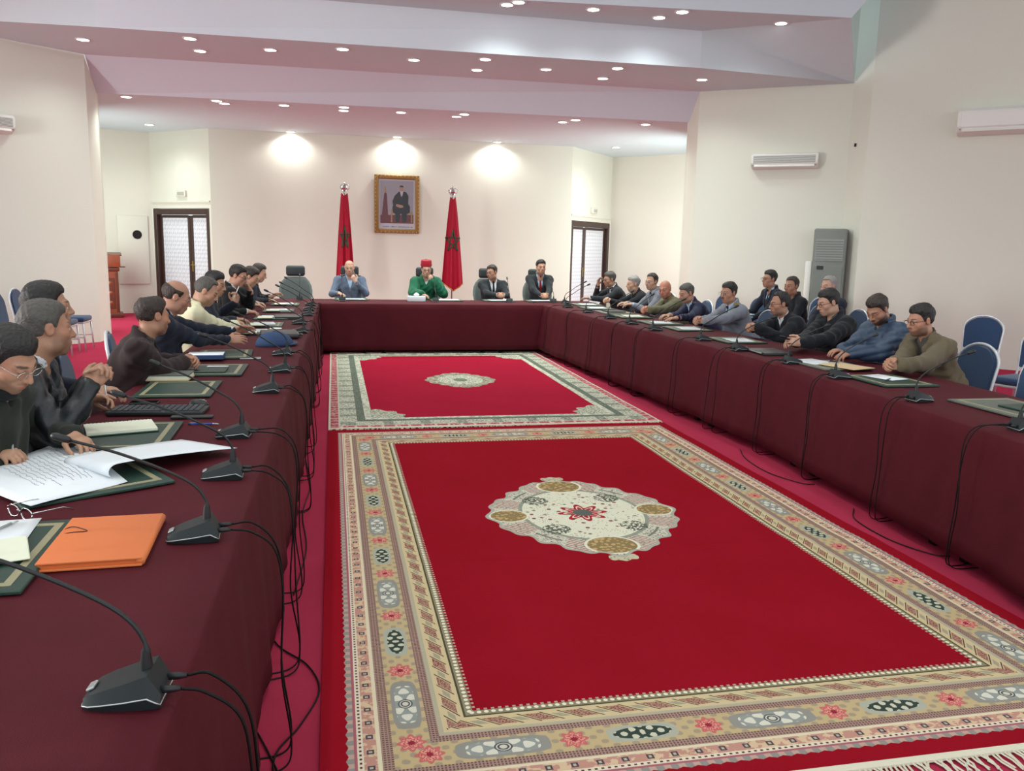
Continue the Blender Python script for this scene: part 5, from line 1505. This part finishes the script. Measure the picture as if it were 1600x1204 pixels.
    torso(J, .012)
    slv = oc.get('slv', 0.0)
    zb = {'suit': -.30, 'uniform': -.17, 'zip': -.05, 'robe': -.10, 'round': -.02}[kind]
    zb = oc.get('zb', zb); wn = oc.get('wn', .062 if kind in ('suit', 'uniform') else .05)
    def tl(x, y, z):
        px, py, pz = x - f32(N[0]), y - f32(N[1]), z - f32(N[2])
        return [px * f32(TRF[i, 0]) + py * f32(TRF[i, 1]) + pz * f32(TRF[i, 2]) for i in range(3)]
    def ring(x, y, z):                                # collar round the neck
        a, bb, c = tl(x, y, z); bb = bb + f32(.005)
        rr = np.sqrt(a * a * f32(1.0) + bb * bb) - f32(.069); return np.sqrt(rr * rr + (np.maximum(np.abs(c - f32(.022) + bb * f32(.25)) - f32(oc.get('colh', .016)), 0)) ** 2) - f32(.010)
    J.fun(ring, N - .13, N + .13, 'add', .012)
    rs = abs(hash(label)) % 100 / 15.9 if False else (sum(map(ord, label)) % 100) / 15.9
    amp = oc.get('fold', .0045)
    if kind == 'puffer' or oc.get('quilt'):
        def folds(x, y, z):
            a, bb, c = tl(x, y, z); return f32(.010) * (np.abs(np.sin((c + a * .25) * f32(PI / .062))) - f32(.5)) + f32(.003) * np.sin(x * 41 + z * 23 + 2 * np.sin(y * 19 + rs))
    else:
        def folds(x, y, z):
            return f32(amp) * (np.sin(x * 34 + z * 21 + 2.2 * np.sin(y * 17 + rs)) * np.sin(y * 29 - z * 17 + 1.7 * np.sin(x * 13 + rs)) + .6 * np.sin((x + y - z) * 47 + 2 * np.sin(z * 23 + rs)))
    lo, hi = J.lo.copy() - .01, J.hi.copy() + .03
    if kind in ('suit', 'uniform'):
        def lapel(x, y, z):
            a, bb, c = tl(x, y, z); wv = np.clip((c - f32(zb)) / f32(-zb), 0, 1) * f32(wn)
            e = np.abs(a) - wv
            return f32(.0075) * (np.clip(1 - np.abs(e - f32(.020)) / f32(.024), 0, 1) > .12) * (bb > .02) * (bb < .25) * (c > zb) * (c < .01)
        J.fun(lapel, lo, hi, 'off')
    def vcut(x, y, z):
        a, bb, c = tl(x, y, z); wv = np.clip((c - f32(zb)) / f32(-zb), 0, 1.25) * f32(wn)
        return np.maximum(np.maximum(np.maximum(np.abs(a) - wv, f32(.012) - bb), f32(zb) - c), bb - f32(.25))
    if kind != 'round': J.fun(vcut, lo, hi, 'sub')
    for s in (1, -1):
        el, w, hd = arms[s]; wd = unit(w - el)
        J.cap(sh[s], el, .064 * b + slv, .052 + slv, k=.035); J.cap(el, w - wd * .012, .051 + slv, .037 + slv * 1.2, k=.025)
    J.fun(folds, J.lo.copy(), J.hi.copy(), 'off')
    V, Q = J.mesh(jv); jk = sdf_obj(oc.get('n', 'jacket'), V - O, Q, jm, root)
    # shirt
    if oc.get('shirt'):
        S = SDF(); torso(S, -.002)
        cv = lambda x, y, z: np.maximum(-(tl(x, y, z)[2] + f32(.36)), tl(x, y, z)[2] * 0 - f32(1))
        S.fun(lambda x, y, z: -(tl(x, y, z)[2] + f32(.38)), S.lo, S.hi, 'max')
        def sring(x, y, z):
            a, bb, c = tl(x, y, z); bb = bb + f32(.002)
            rr = np.sqrt(a * a + bb * bb) - f32(.0635); return np.sqrt(rr * rr + (np.maximum(np.abs(c - f32(.026) + bb * f32(.30)) - f32(.017), 0)) ** 2) - f32(.006)
        S.fun(sring, N - .12, N + .12, 'add', .006)
        def notch(x, y, z):
            a, bb, c = tl(x, y, z); return np.maximum(np.abs(a) - np.clip((c + f32(.01)) * f32(.6), 0, .04), f32(.03) - bb)
        S.fun(notch, N - .12, N + .12, 'sub')
        V, Q = S.mesh(jv); sdf_obj('shirt', V - O, Q, oc['shirt'], root)
        for s in (1, -1):
            el, w, hd = arms[s]; wd = unit(w - el)
            tube('cuff', [tuple(w - wd * .03 - O), tuple(w - wd * .004 - O), tuple(w + wd * .006 - O)], [.0345, .0345, .031], oc['shirt'], root, 14)
        if oc.get('tie'):
            rows = []
            for f in np.linspace(0, 1, 14):
                zz = .008 - f * (abs(zb) + .05); hw = .012 + .018 * min(1, max(0, f - .1) * 1.4) if f > .08 else .014
                ys = np.linspace(.19, .0, 40); row = []
                for a in (-hw, 0, hw):
                    P = np.array([N + TR * a + TF * y + U * zz for y in ys]); v = S.at(P); k = np.argmax(v < 0) if (v < 0).any() else 20
                    row.append(N + TR * a + TF * (ys[k] + .006 + (.003 if a == 0 else 0)) + U * zz - O)
                rows.append(row)
            Vt = [tuple(p) for r in rows for p in r]; Ft = [(i * 3 + j, i * 3 + j + 1, i * 3 + j + 4, i * 3 + j + 3) for i in range(13) for j in range(2)]
            o = mesh_obj('tie', Vt, Ft, oc['tie'], root, smooth=True); o.modifiers.new('t', 'SOLIDIFY').thickness = .006
            tube('tie_knot', [tuple(N + TF * .067 + U * .014 - O), tuple(N + TF * .074 - U * .016 - O)], [.014, .010], oc['tie'], root, 8)
    def chest(a, zz, lift=.004):
        ys = np.linspace(.26, -.02, 60); P = np.array([N + TR * a + TF * y + U * zz for y in ys]); v = J.at(P); k = np.argmax(v < 0) if (v < 0).any() else 30
        return N + TR * a + TF * (ys[k] + lift) + U * zz - O
    if oc.get('buttons'):
        for zz in (-.20, -.255, -.31, -.365): 
            o = lathe('button', [(0, .004), (.008, .003), (.0095, 0)], M_BRASS, root, 10); o.matrix_local = Matrix.Translation(Vector(chest(0, zz, .003))) @ Vector(TF).to_track_quat('Z', 'Y').to_matrix().to_4x4()
    if oc.get('pockets'):
        for s in (1, -1):
            o = box('breast_pocket', (0, 0, 0), (.085, .095, .008), jm, root, bevel=.003); o.matrix_local = Matrix.Translation(Vector(chest(s * .09, -.2, -.001))) @ Vector(TF).to_track_quat('Z', 'Y').to_matrix().to_4x4()
    if oc.get('epaulette'):
        for s in (1, -1):
            c = (N - U * .035 + sh[s]) / 2; d = unit(sh[s] - N + U * .04)
            o = box('epaulette', (0, 0, 0), (.105, .045, .009), oc['epaulette'], root, bevel=.003)
            zax = unit(U - d * d.dot(U)); yax = np.cross(zax, d)
            o.matrix_local = Matrix.Translation(Vector(c + d * .02 + zax * .075 - O)) @ Matrix([[d[i], yax[i], zax[i]] for i in range(3)]).to_4x4()
            for k in range(3):
                st = box('rank_bar', (-.03 + .028 * k, 0, .0065), (.010, .03, .005), M_BRASS, o)
    if oc.get('hood'):
        G = SDF(); c = N - TF * .085 + U * .0
        G.ell(c, (.10, .055, .045), TRF, k=0); G.ell(c - U * .07 - TF * .02, (.07, .035, .09), TRF, k=.03)
        V, Q = G.mesh(jv); sdf_obj('hood', V - O, Q, jm, root)
    if oc.get('scarf'):
        pts = [tuple(N + TR * .078 * math.cos(a) + TF * (.078 * math.sin(a)) + U * (.02 - .02 * math.sin(a)) - O) for a in np.linspace(-PI / 2, 1.5 * PI, 17)]
        tube('scarf', pts, .026, oc['scarf'], root, 9)
    # ---- trousers and shoes
    tm = oc.get('tr', fabric('trousers_dark', '#17181C')); L = SDF()
    L.ell(hip - UPV * .01, (.165 * b, .13, .075), np.array([Rt, F, UPV]), k=0)
    for s in (1, -1):
        hj = hip + Rt * s * .09 - UPV * .01; kn = hip + Rt * s * .12 + F * .42 - UPV * .03; an = kn + F * .03 - UPV * .42
        L.cap(hj, kn, .078, .06, k=.03); L.cap(kn, an, .058, .05, k=.02)
        o = box('shoe', (0, 0, 0), (.26, .09, .075), M_BLACK, root, bevel=.03, seg=2)
        o.matrix_local = Matrix.Translation(Vector((*(an + F * .06 - O)[:2], .0385))) @ Matrix.Rotation(az, 4, 'Z')
    V, Q = L.mesh(.02); sdf_obj('trousers', V - O, Q, tm, root)
    if chair: banquet(hip[0] - F[0] * .02, hip[1] - F[1] * .02 + chair_dy, az, chair)
    return dict(root=root, hip=hip, arms=arms, N=N, O=O)
# ---------------------------------------------------------------- the cast
C_ = fabric
SH_W = C_('shirt_white', '#C9CCD0'); SH_LB = C_('shirt_lightblue', '#9DB6CF'); SH_BL = C_('shirt_blue', '#3F6BA8'); SH_DK = C_('shirt_black', '#15161A'); SH_GR = C_('shirt_greybrown', '#4A4540')
T_BK = C_('tie_black', '#14161C'); T_RED = C_('tie_red', '#7A1524'); T_GREY = C_('tie_grey', '#3E4248')
NAVY = C_('suit_navy', '#1A1F2C'); BLACK = C_('suit_black', '#131416'); BROWN = C_('suit_brown', '#2A1C1C'); OLIVEJ = C_('jacket_olive_dark', '#23251F')
LEATHER = mat('leather_black', '#191C1F', .42, var=.2, vscale=20, bump=.2, bscale=60)
CREAM = C_('robe_cream', '#D3CFAE', var=.06); GUNI = C_('uniform_greyblue', '#5A6679', var=.08); GUNI2 = C_('uniform_grey', '#72757F', var=.08); NUNI = C_('uniform_navy', '#181C38')
OLIVE = C_('shirt_olive', '#5E5A44'); GREEN = C_('cloak_green', '#12573C', var=.2, sc=12); BLAZ = C_('blazer_olive', '#5E5340', var=.15); PUFF = mat('puffer_blue', '#2C3F56', .5, var=.2, vscale=14, bump=.2, bscale=90)
DKGREY = C_('suit_charcoal', '#24272B'); COAT = C_('coat_black', '#14161C')
def pen_in(hand, az, m, label, up=.6):
    """a pen held between finger and thumb"""
    w = hand['w'] + hand['d'] * .1 + hand['palm'] / max(np.linalg.norm(hand['palm']), .1) * .02
    d = unit(np.array([math.cos(az) * .3, math.sin(az) * .3, 0]) - hand['d'] * .4 + UPV * up)
    t = thing('pen', label, 'pen', tuple(w))
    tube('barrel', [tuple(-d * .035), tuple(d * .09)], .0042, m, t, 7); tube('tip', [tuple(-d * .035), tuple(-d * .05)], [.004, .001], M_SILVER, t, 7)
    return t

# ---- long table with the orange folder (they look towards +x)
r = H((-1.295, 3.47, .83), (.78, -.45, -.22), (0, .2, -1), .75, .9); l = H((-1.06, 3.62, .835), (.72, -.62, -.2), (-.1, -.1, -1), .55, .7, .4)
# right hand is on the -y side for someone facing +x
person('man in dark olive jacket and glasses writing on the wide white sheet', (-1.215, 3.47, 1.168), -.15, (-.35, .55, -.1), (r, l),
       dict(k='zip', m=OLIVEJ, shirt=SH_DK, scarf=SH_DK, slv=.012, fat=.02, fold=.008), dict(c='black', t=.012), '#B48566', .0048, glasses='silver', beard=.35, chair='blue chair under the man writing in the dark olive jacket', chair_dy=-.12)
pen_in(r, 0, M_GREYP, 'thin pen in the hand of the man writing', .7)
r, l = clasp((-.985, 3.86, 1.065), .35, lift=.75)
person('grey-haired man in black leather jacket and grey tie with hands clasped before his chin', (-1.235, 3.98, 1.232), .12, (.62, .05, .08), (r, l),
       dict(k='suit', m=LEATHER, shirt=SH_W, tie=T_GREY, slv=.006, fat=.01, fold=.006, wn=.06, zb=-.34), dict(c='grey', t=.009), '#A97A5E', .0046, beard=.3, chair='blue chair under the man in the black leather jacket', chair_dy=-.01, elbow_out=.35)
r = H((-1.24, 4.52, .83), (.95, .12, -.1), (.1, -.5, -.8), .7, .8); l = H((-1.25, 4.78, .83), (.9, -.1, -.1), (0, 0, -1), .5)
person('dark-haired man in navy suit half hidden behind the leather jacket, holding a pen', (-1.385, 4.50, 1.285), .1, (.5, .0, 0), (r, l),
       dict(k='suit', m=NAVY, shirt=SH_LB, tie=T_BK), dict(c='black', t=.010), '#B08264', .0055, chair='blue chair under the man half hidden behind the leather jacket')
pen_in(r, .3, M_SILVER, 'silver pen held upright beside the keyboard', .9)
r, l = clasp((-.90, 5.80, .835), .2, lift=.05)
person('man in dark brown suit with thinning crown and folded hands', (-1.115, 5.58, 1.15), .12, (.75, .12, .05), (r, l),
       dict(k='suit', m=BROWN, shirt=SH_GR, fat=.03, slv=.012, fold=.007), dict(c='brown', t=.008, s='spot'), '#B07C5E', .0052, beard=.3, build=1.08, chair='blue chair under the man in the brown suit', elbow_out=.6)
r = H((-.83, 6.92, .85), (.9, .35, .0), (.2, .7, -.4), .3, .5, .3); l = H((-.80, 7.12, .90), (.9, .2, .1), (.1, -.6, -.5), .3, .6, .3)
person('balding man in glasses and navy suit reaching out towards the navy cap', (-1.16, 6.68, 1.20), .15, (.25, .38, 0), (r, l),
       dict(k='suit', m=NAVY, shirt=SH_W, fat=.02, fold=.006), dict(c='brown', t=.008, s='ring', zt=.055), '#AE7B60', .0055, glasses='silver', build=1.05, chair='blue chair under the balding man reaching out')
r, l = clasp((-.84, 8.22, .84), .2, lift=.05)
person('man with cropped hair in cream hooded robe writing', (-1.105, 7.80, 1.178), .15, (.1, .48, 0), (r, l),
       dict(k='robe', m=CREAM, n='robe', hood=True, shirt=SH_W, fat=.02, slv=.015, tr=CREAM), dict(c='grey', t=.004, rec=.03), '#B98C6E', .006, chair='blue chair under the man in the cream robe', beard=.25)
pen_in(r, .2, M_BLACK, 'black pen in the hands of the cream robe', .6)
r = H((-.98, 8.78, .84), (.9, .1, 0), (0, 0, -1), .5); l = H((-1.02, 9.22, .97), (.2, -.1, 1), (-.3, -.9, .1), .9, .8)
person('dark-haired man in dark blue jacket raising a fist with a pen by his cheek', (-1.165, 8.85, 1.19), .05, (-.25, .25, 0), (r, l),
       dict(k='zip', m=NAVY, shirt=SH_DK, slv=.006), dict(c='black', t=.012), '#AE8064', .0068, chair='blue chair under the man raising his fist')
pen_in(l, .3, M_WHITE, 'white pen held up in the raised fist', .9)
r = H((-.98, 10.05, .82), (.95, .1, -.1), (0, 0, -1), .6); l = H((-.97, 10.38, 1.04), (-.35, -.15, .9), (-.9, -.2, .0), .8, .8)
person('man in glasses and black suit resting his hand on his mouth', (-1.09, 10.25, 1.218), .0, (-.2, .35, 0), (r, l),
       dict(k='suit', m=BLACK, shirt=SH_W, tie=T_BK), dict(c='black', t=.010), '#B48468', .007, glasses='dark', chair='blue chair under the man covering his mouth')
r = H((-1.0, 11.05, .82), (.95, .1, -.1), (0, 0, -1), .6); l = H((-1.0, 11.4, .82), (.95, -.1, -.1), (0, 0, -1), .7)
person('man in blue shirt and black jacket bending over his notes', (-1.03, 11.12, 1.17), .0, (-.05, .5, 0), (r, l),
       dict(k='suit', m=BLACK, shirt=SH_BL), dict(c='brown', t=.012), '#B98A70', .0075, chair='blue chair under the man bending over his notes')
r = H((-.90, 12.0, .82), (.95, .1, -.1), (0, 0, -1), .6); l = H((-.85, 12.25, .86), (.8, .2, .3), (0, -.5, -.8), .6)
person('man in navy suit beside the head table corner', (-1.01, 12.1, 1.185), .0, (.0, .4, 0), (r, l),
       dict(k='suit', m=NAVY, shirt=SH_W), dict(c='brown', t=.010, rec=.02), '#BE9074', .0078, chair='blue chair under the man beside the head table corner')

# ---- head table (they look towards -y)
D = -PI / 2
r = H((.08, 13.55, .83), (.5, -.8, -.1), (0, 0, -1), .5); l = H((.355, 13.68, 1.005), (-.5, .12, .85), (-.1, .9, .2), .8, .8)
person('bald man in grey-blue uniform resting his chin on his hand', (.26, 13.86, 1.222), D, (D - .05, .12, -.06), (r, l),
       dict(k='uniform', m=GUNI, shirt=SH_LB, buttons=True, pockets=True, epaulette=C_('epaulette_dark', '#2A2E3A'), fat=.02), dict(c='grey', t=.003, s='ring', zt=.02), '#BF9076', .0085, build=1.08)
r = H((1.38, 13.45, .83), (.7, -.6, -.1), (0, 0, -1), .5); l = H((1.60, 13.65, 1.03), (-.55, .14, .85), (-.2, .9, .2), .8, .8)
person('man in green cloak and red fez with his hand over his mouth', (1.50, 13.82, 1.215), D, (D, .15, 0), (r, l),
       dict(k='robe', m=GREEN, n='cloak', hood=True, shirt=SH_W, slv=.03, fat=.04, tr=GREEN, fold=.009), dict(c='black', t=.006), '#BC8E74', .0085, glasses='dark', fez=True)
r, l = clasp((2.68, 13.38, .83), D)
person('man in glasses and dark suit glancing sideways at the head table', (2.61, 13.86, 1.185), D, (D - .85, .1, -.1), (r, l),
       dict(k='suit', m=DKGREY, shirt=SH_W, tie=T_BK, fat=.02), dict(c='brown', t=.009), '#A8775C', .0085, glasses='dark', build=1.05)
r, l = clasp((3.42, 13.36, .83), D)
person('upright young man in dark suit, blue shirt and red tie', (3.46, 13.88, 1.285), D, (D + .05, .05, 0), (r, l),
       dict(k='suit', m=DKGREY, shirt=SH_LB, tie=T_RED), dict(c='black', t=.011), '#B58468', .0085, build=1.02)

# ---- officers side (they look towards -x)
W = PI
r = H((4.30, 13.30, 1.02), (.1, -.05, 1), (.6, -.7, .1), .6, .7); l = H((4.05, 12.95, .83), (-.9, .2, 0), (0, 0, -1), .5)
person('grey-haired man in charcoal suit with his hand over his face', (4.45, 13.15, 1.125), W, (W + .1, .2, 0), (r, l),
       dict(k='suit', m=DKGREY, shirt=SH_W, fat=.02), dict(c='grey', t=.012), '#A97A60', .008, glasses='dark')
r, l = clasp((4.10, 12.32, .835), W)
person('white-haired man in dark coat with folded hands', (4.55, 12.30, 1.092), W, (W + .05, .1, 0), (r, l),
       dict(k='zip', m=COAT, shirt=SH_DK, fat=.03), dict(c='silver', t=.011), '#B98D74', .0078, chair='blue chair under the white-haired man', build=1.06)
r = H((4.28, 11.80, .83), (-.9, .1, 0), (0, 0, -1), .5); l = H((4.28, 11.55, .83), (-.9, .1, 0), (0, 0, -1), .5)
person('man in grey uniform half hidden behind the olive shirt', (4.575, 11.60, 1.160), W, (W + .45, .1, 0), (r, l),
       dict(k='uniform', m=GUNI2, shirt=SH_LB, tie=T_BK), dict(c='brown', t=.006, rec=.03), '#B58A70', .0078, chair='blue chair under the half-hidden grey uniform')
r, l = clasp((4.00, 10.42, .84), W)
person('bald man in olive uniform shirt looking down the table', (4.46, 10.80, 1.092), W, (W + .75, .22, -.1), (r, l),
       dict(k='uniform', m=OLIVE, shirt=OLIVE, zb=-.06, fat=.04, slv=.01, pockets=True, epaulette=OLIVE), dict(c='grey', t=.002, s='ring', zt=.0), '#B4735A', .0072, build=1.08, beard=.2, chair='blue chair under the bald man in olive')
r = H((4.10, 9.75, .82), (-.9, -.2, 0), (0, 0, -1), .5); l = H((4.08, 9.45, .815), (-.95, -.1, -.05), (0, 0, -1), .3, .4, .3)
person('man in navy uniform with brass shoulder marks leaning forward', (4.45, 10.05, 1.085), W, (W + .15, .35, 0), (r, l),
       dict(k='uniform', m=NUNI, shirt=SH_LB, epaulette=C_('epaulette_navy', '#20244A'), fat=.02), dict(c='grey', t=.006), '#AE7B60', .007, chair='blue chair under the navy uniform')
r, l = clasp((4.00, 8.76, .85), W)
person('officer in grey uniform and tie with gold epaulettes and clasped hands', (4.52, 9.02, 1.150), W, (W + .35, .12, 0), (r, l),
       dict(k='uniform', m=GUNI2, shirt=SH_LB, tie=T_BK, epaulette=C_('epaulette_gold', '#8C7A3C'), fat=.03, slv=.006), dict(c='black', t=.010), '#A8745A', .0065, glasses='silver', mustache=True, build=1.08, chair='blue chair under the grey officer')
r, l = clasp((4.18, 7.86, .86), W)
person('man in black jacket with receding hair, hands clasped, seen in profile', (4.60, 8.00, 1.095), W, (W - .12, .12, 0), (r, l),
       dict(k='zip', m=COAT, shirt=SH_W, fat=.03, slv=.012, fold=.007), dict(c='black', t=.009, rec=.04), '#A8765C', .006, glasses='dark', beard=.3, build=1.06, chair='blue chair under the man with receding hair')
r = H((4.04, 6.72, .845), (-.9, -.25, .05), (-.1, -.3, -.6), .65, .8); l = H((4.05, 6.60, .85), (-.9, .1, .1), (0, .9, -.2), .6, .8)
person('man in black coat and glasses holding a phone', (4.56, 7.06, 1.178), W, (W - .05, .32, 0), (r, l),
       dict(k='zip', m=COAT, shirt=SH_GR, fat=.04, slv=.014, fold=.007, colh=.026), dict(c='black', t=.011), '#B98A70', .0056, glasses='dark', build=1.08, chair='blue chair under the man in the black coat')
t = phone(3.93, 6.66, .2, 'black phone held by the man in the black coat'); t.location.z = .865; t.rotation_euler.y = .5
r = H((4.24, 6.30, .82), (-.95, -.2, 0), (0, 0, -1), .4); l = H((4.17, 6.08, .835), (-.92, -.1, -.3), (.1, .2, -1), .75, .6)
person('bearded man in blue quilted jacket looking down and pointing at his phone', (4.53, 6.28, 1.172), W, (W + .3, .62, 0), (r, l),
       dict(k='zip', m=PUFF, quilt=True, shirt=SH_DK, fat=.035, slv=.02, colh=.024), dict(c='brown', t=.010), '#A8755A', .0056, beard=.85, build=1.08, chair='blue chair under the quilted jacket')
r, l = clasp((3.97, 5.34, .84), W - .2)
person('bearded young man in olive blazer and glasses leaning on the table', (4.50, 5.70, 1.133), W, (W - .02, .22, 0), (r, l),
       dict(k='suit', m=BLAZ, shirt=SH_GR, fat=.02, slv=.012, fold=.007), dict(c='black', t=.012), '#B07C60', .005, glasses='dark', beard=.6, build=1.05, chair='blue chair under the olive blazer', elbow_out=.6)

# ---- second row by the wall
r = H((5.72, 10.95, .70), (-.9, -.2, .1), (0, 0, -1), .6); l = H((5.70, 10.66, .70), (-.9, 0, .2), (0, .8, -.3), .7)
person('upright man in dark suit, tie and glasses seated against the wall', (6.02, 10.80, 1.253), W, (W + .12, .0, 0), (r, l),
       dict(k='suit', m=NAVY, shirt=SH_LB, tie=T_BK), dict(c='black', t=.012), '#A8765C', .0078, glasses='dark', chair='blue chair under the upright man in glasses by the wall')
r, l = clasp((5.5, 9.85, .70), W)
person('man in black coat seated against the wall beside the upright man', (5.90, 10.00, 1.194), W, (W + .35, .05, 0), (r, l),
       dict(k='zip', m=COAT, shirt=SH_GR), dict(c='brown', t=.008, rec=.02), '#A06E54', .0078, chair='blue chair under the black coat by the wall')
r, l = clasp((5.58, 9.15, .70), W)
person('white-haired man seated by the grey cabinet, mostly hidden', (5.98, 9.28, 1.228), W, (W + .2, .1, 0), (r, l),
       dict(k='suit', m=NAVY, shirt=SH_W), dict(c='silver', t=.010, rec=.03), '#B98D74', .0078, chair='blue chair under the white-haired man by the cabinet')
sheet('paper_sheet', 'open white notebook on the lap of the upright man by the wall', 'paper', 5.68, 10.8, .24, .2, .2, M_PAPER, .76)
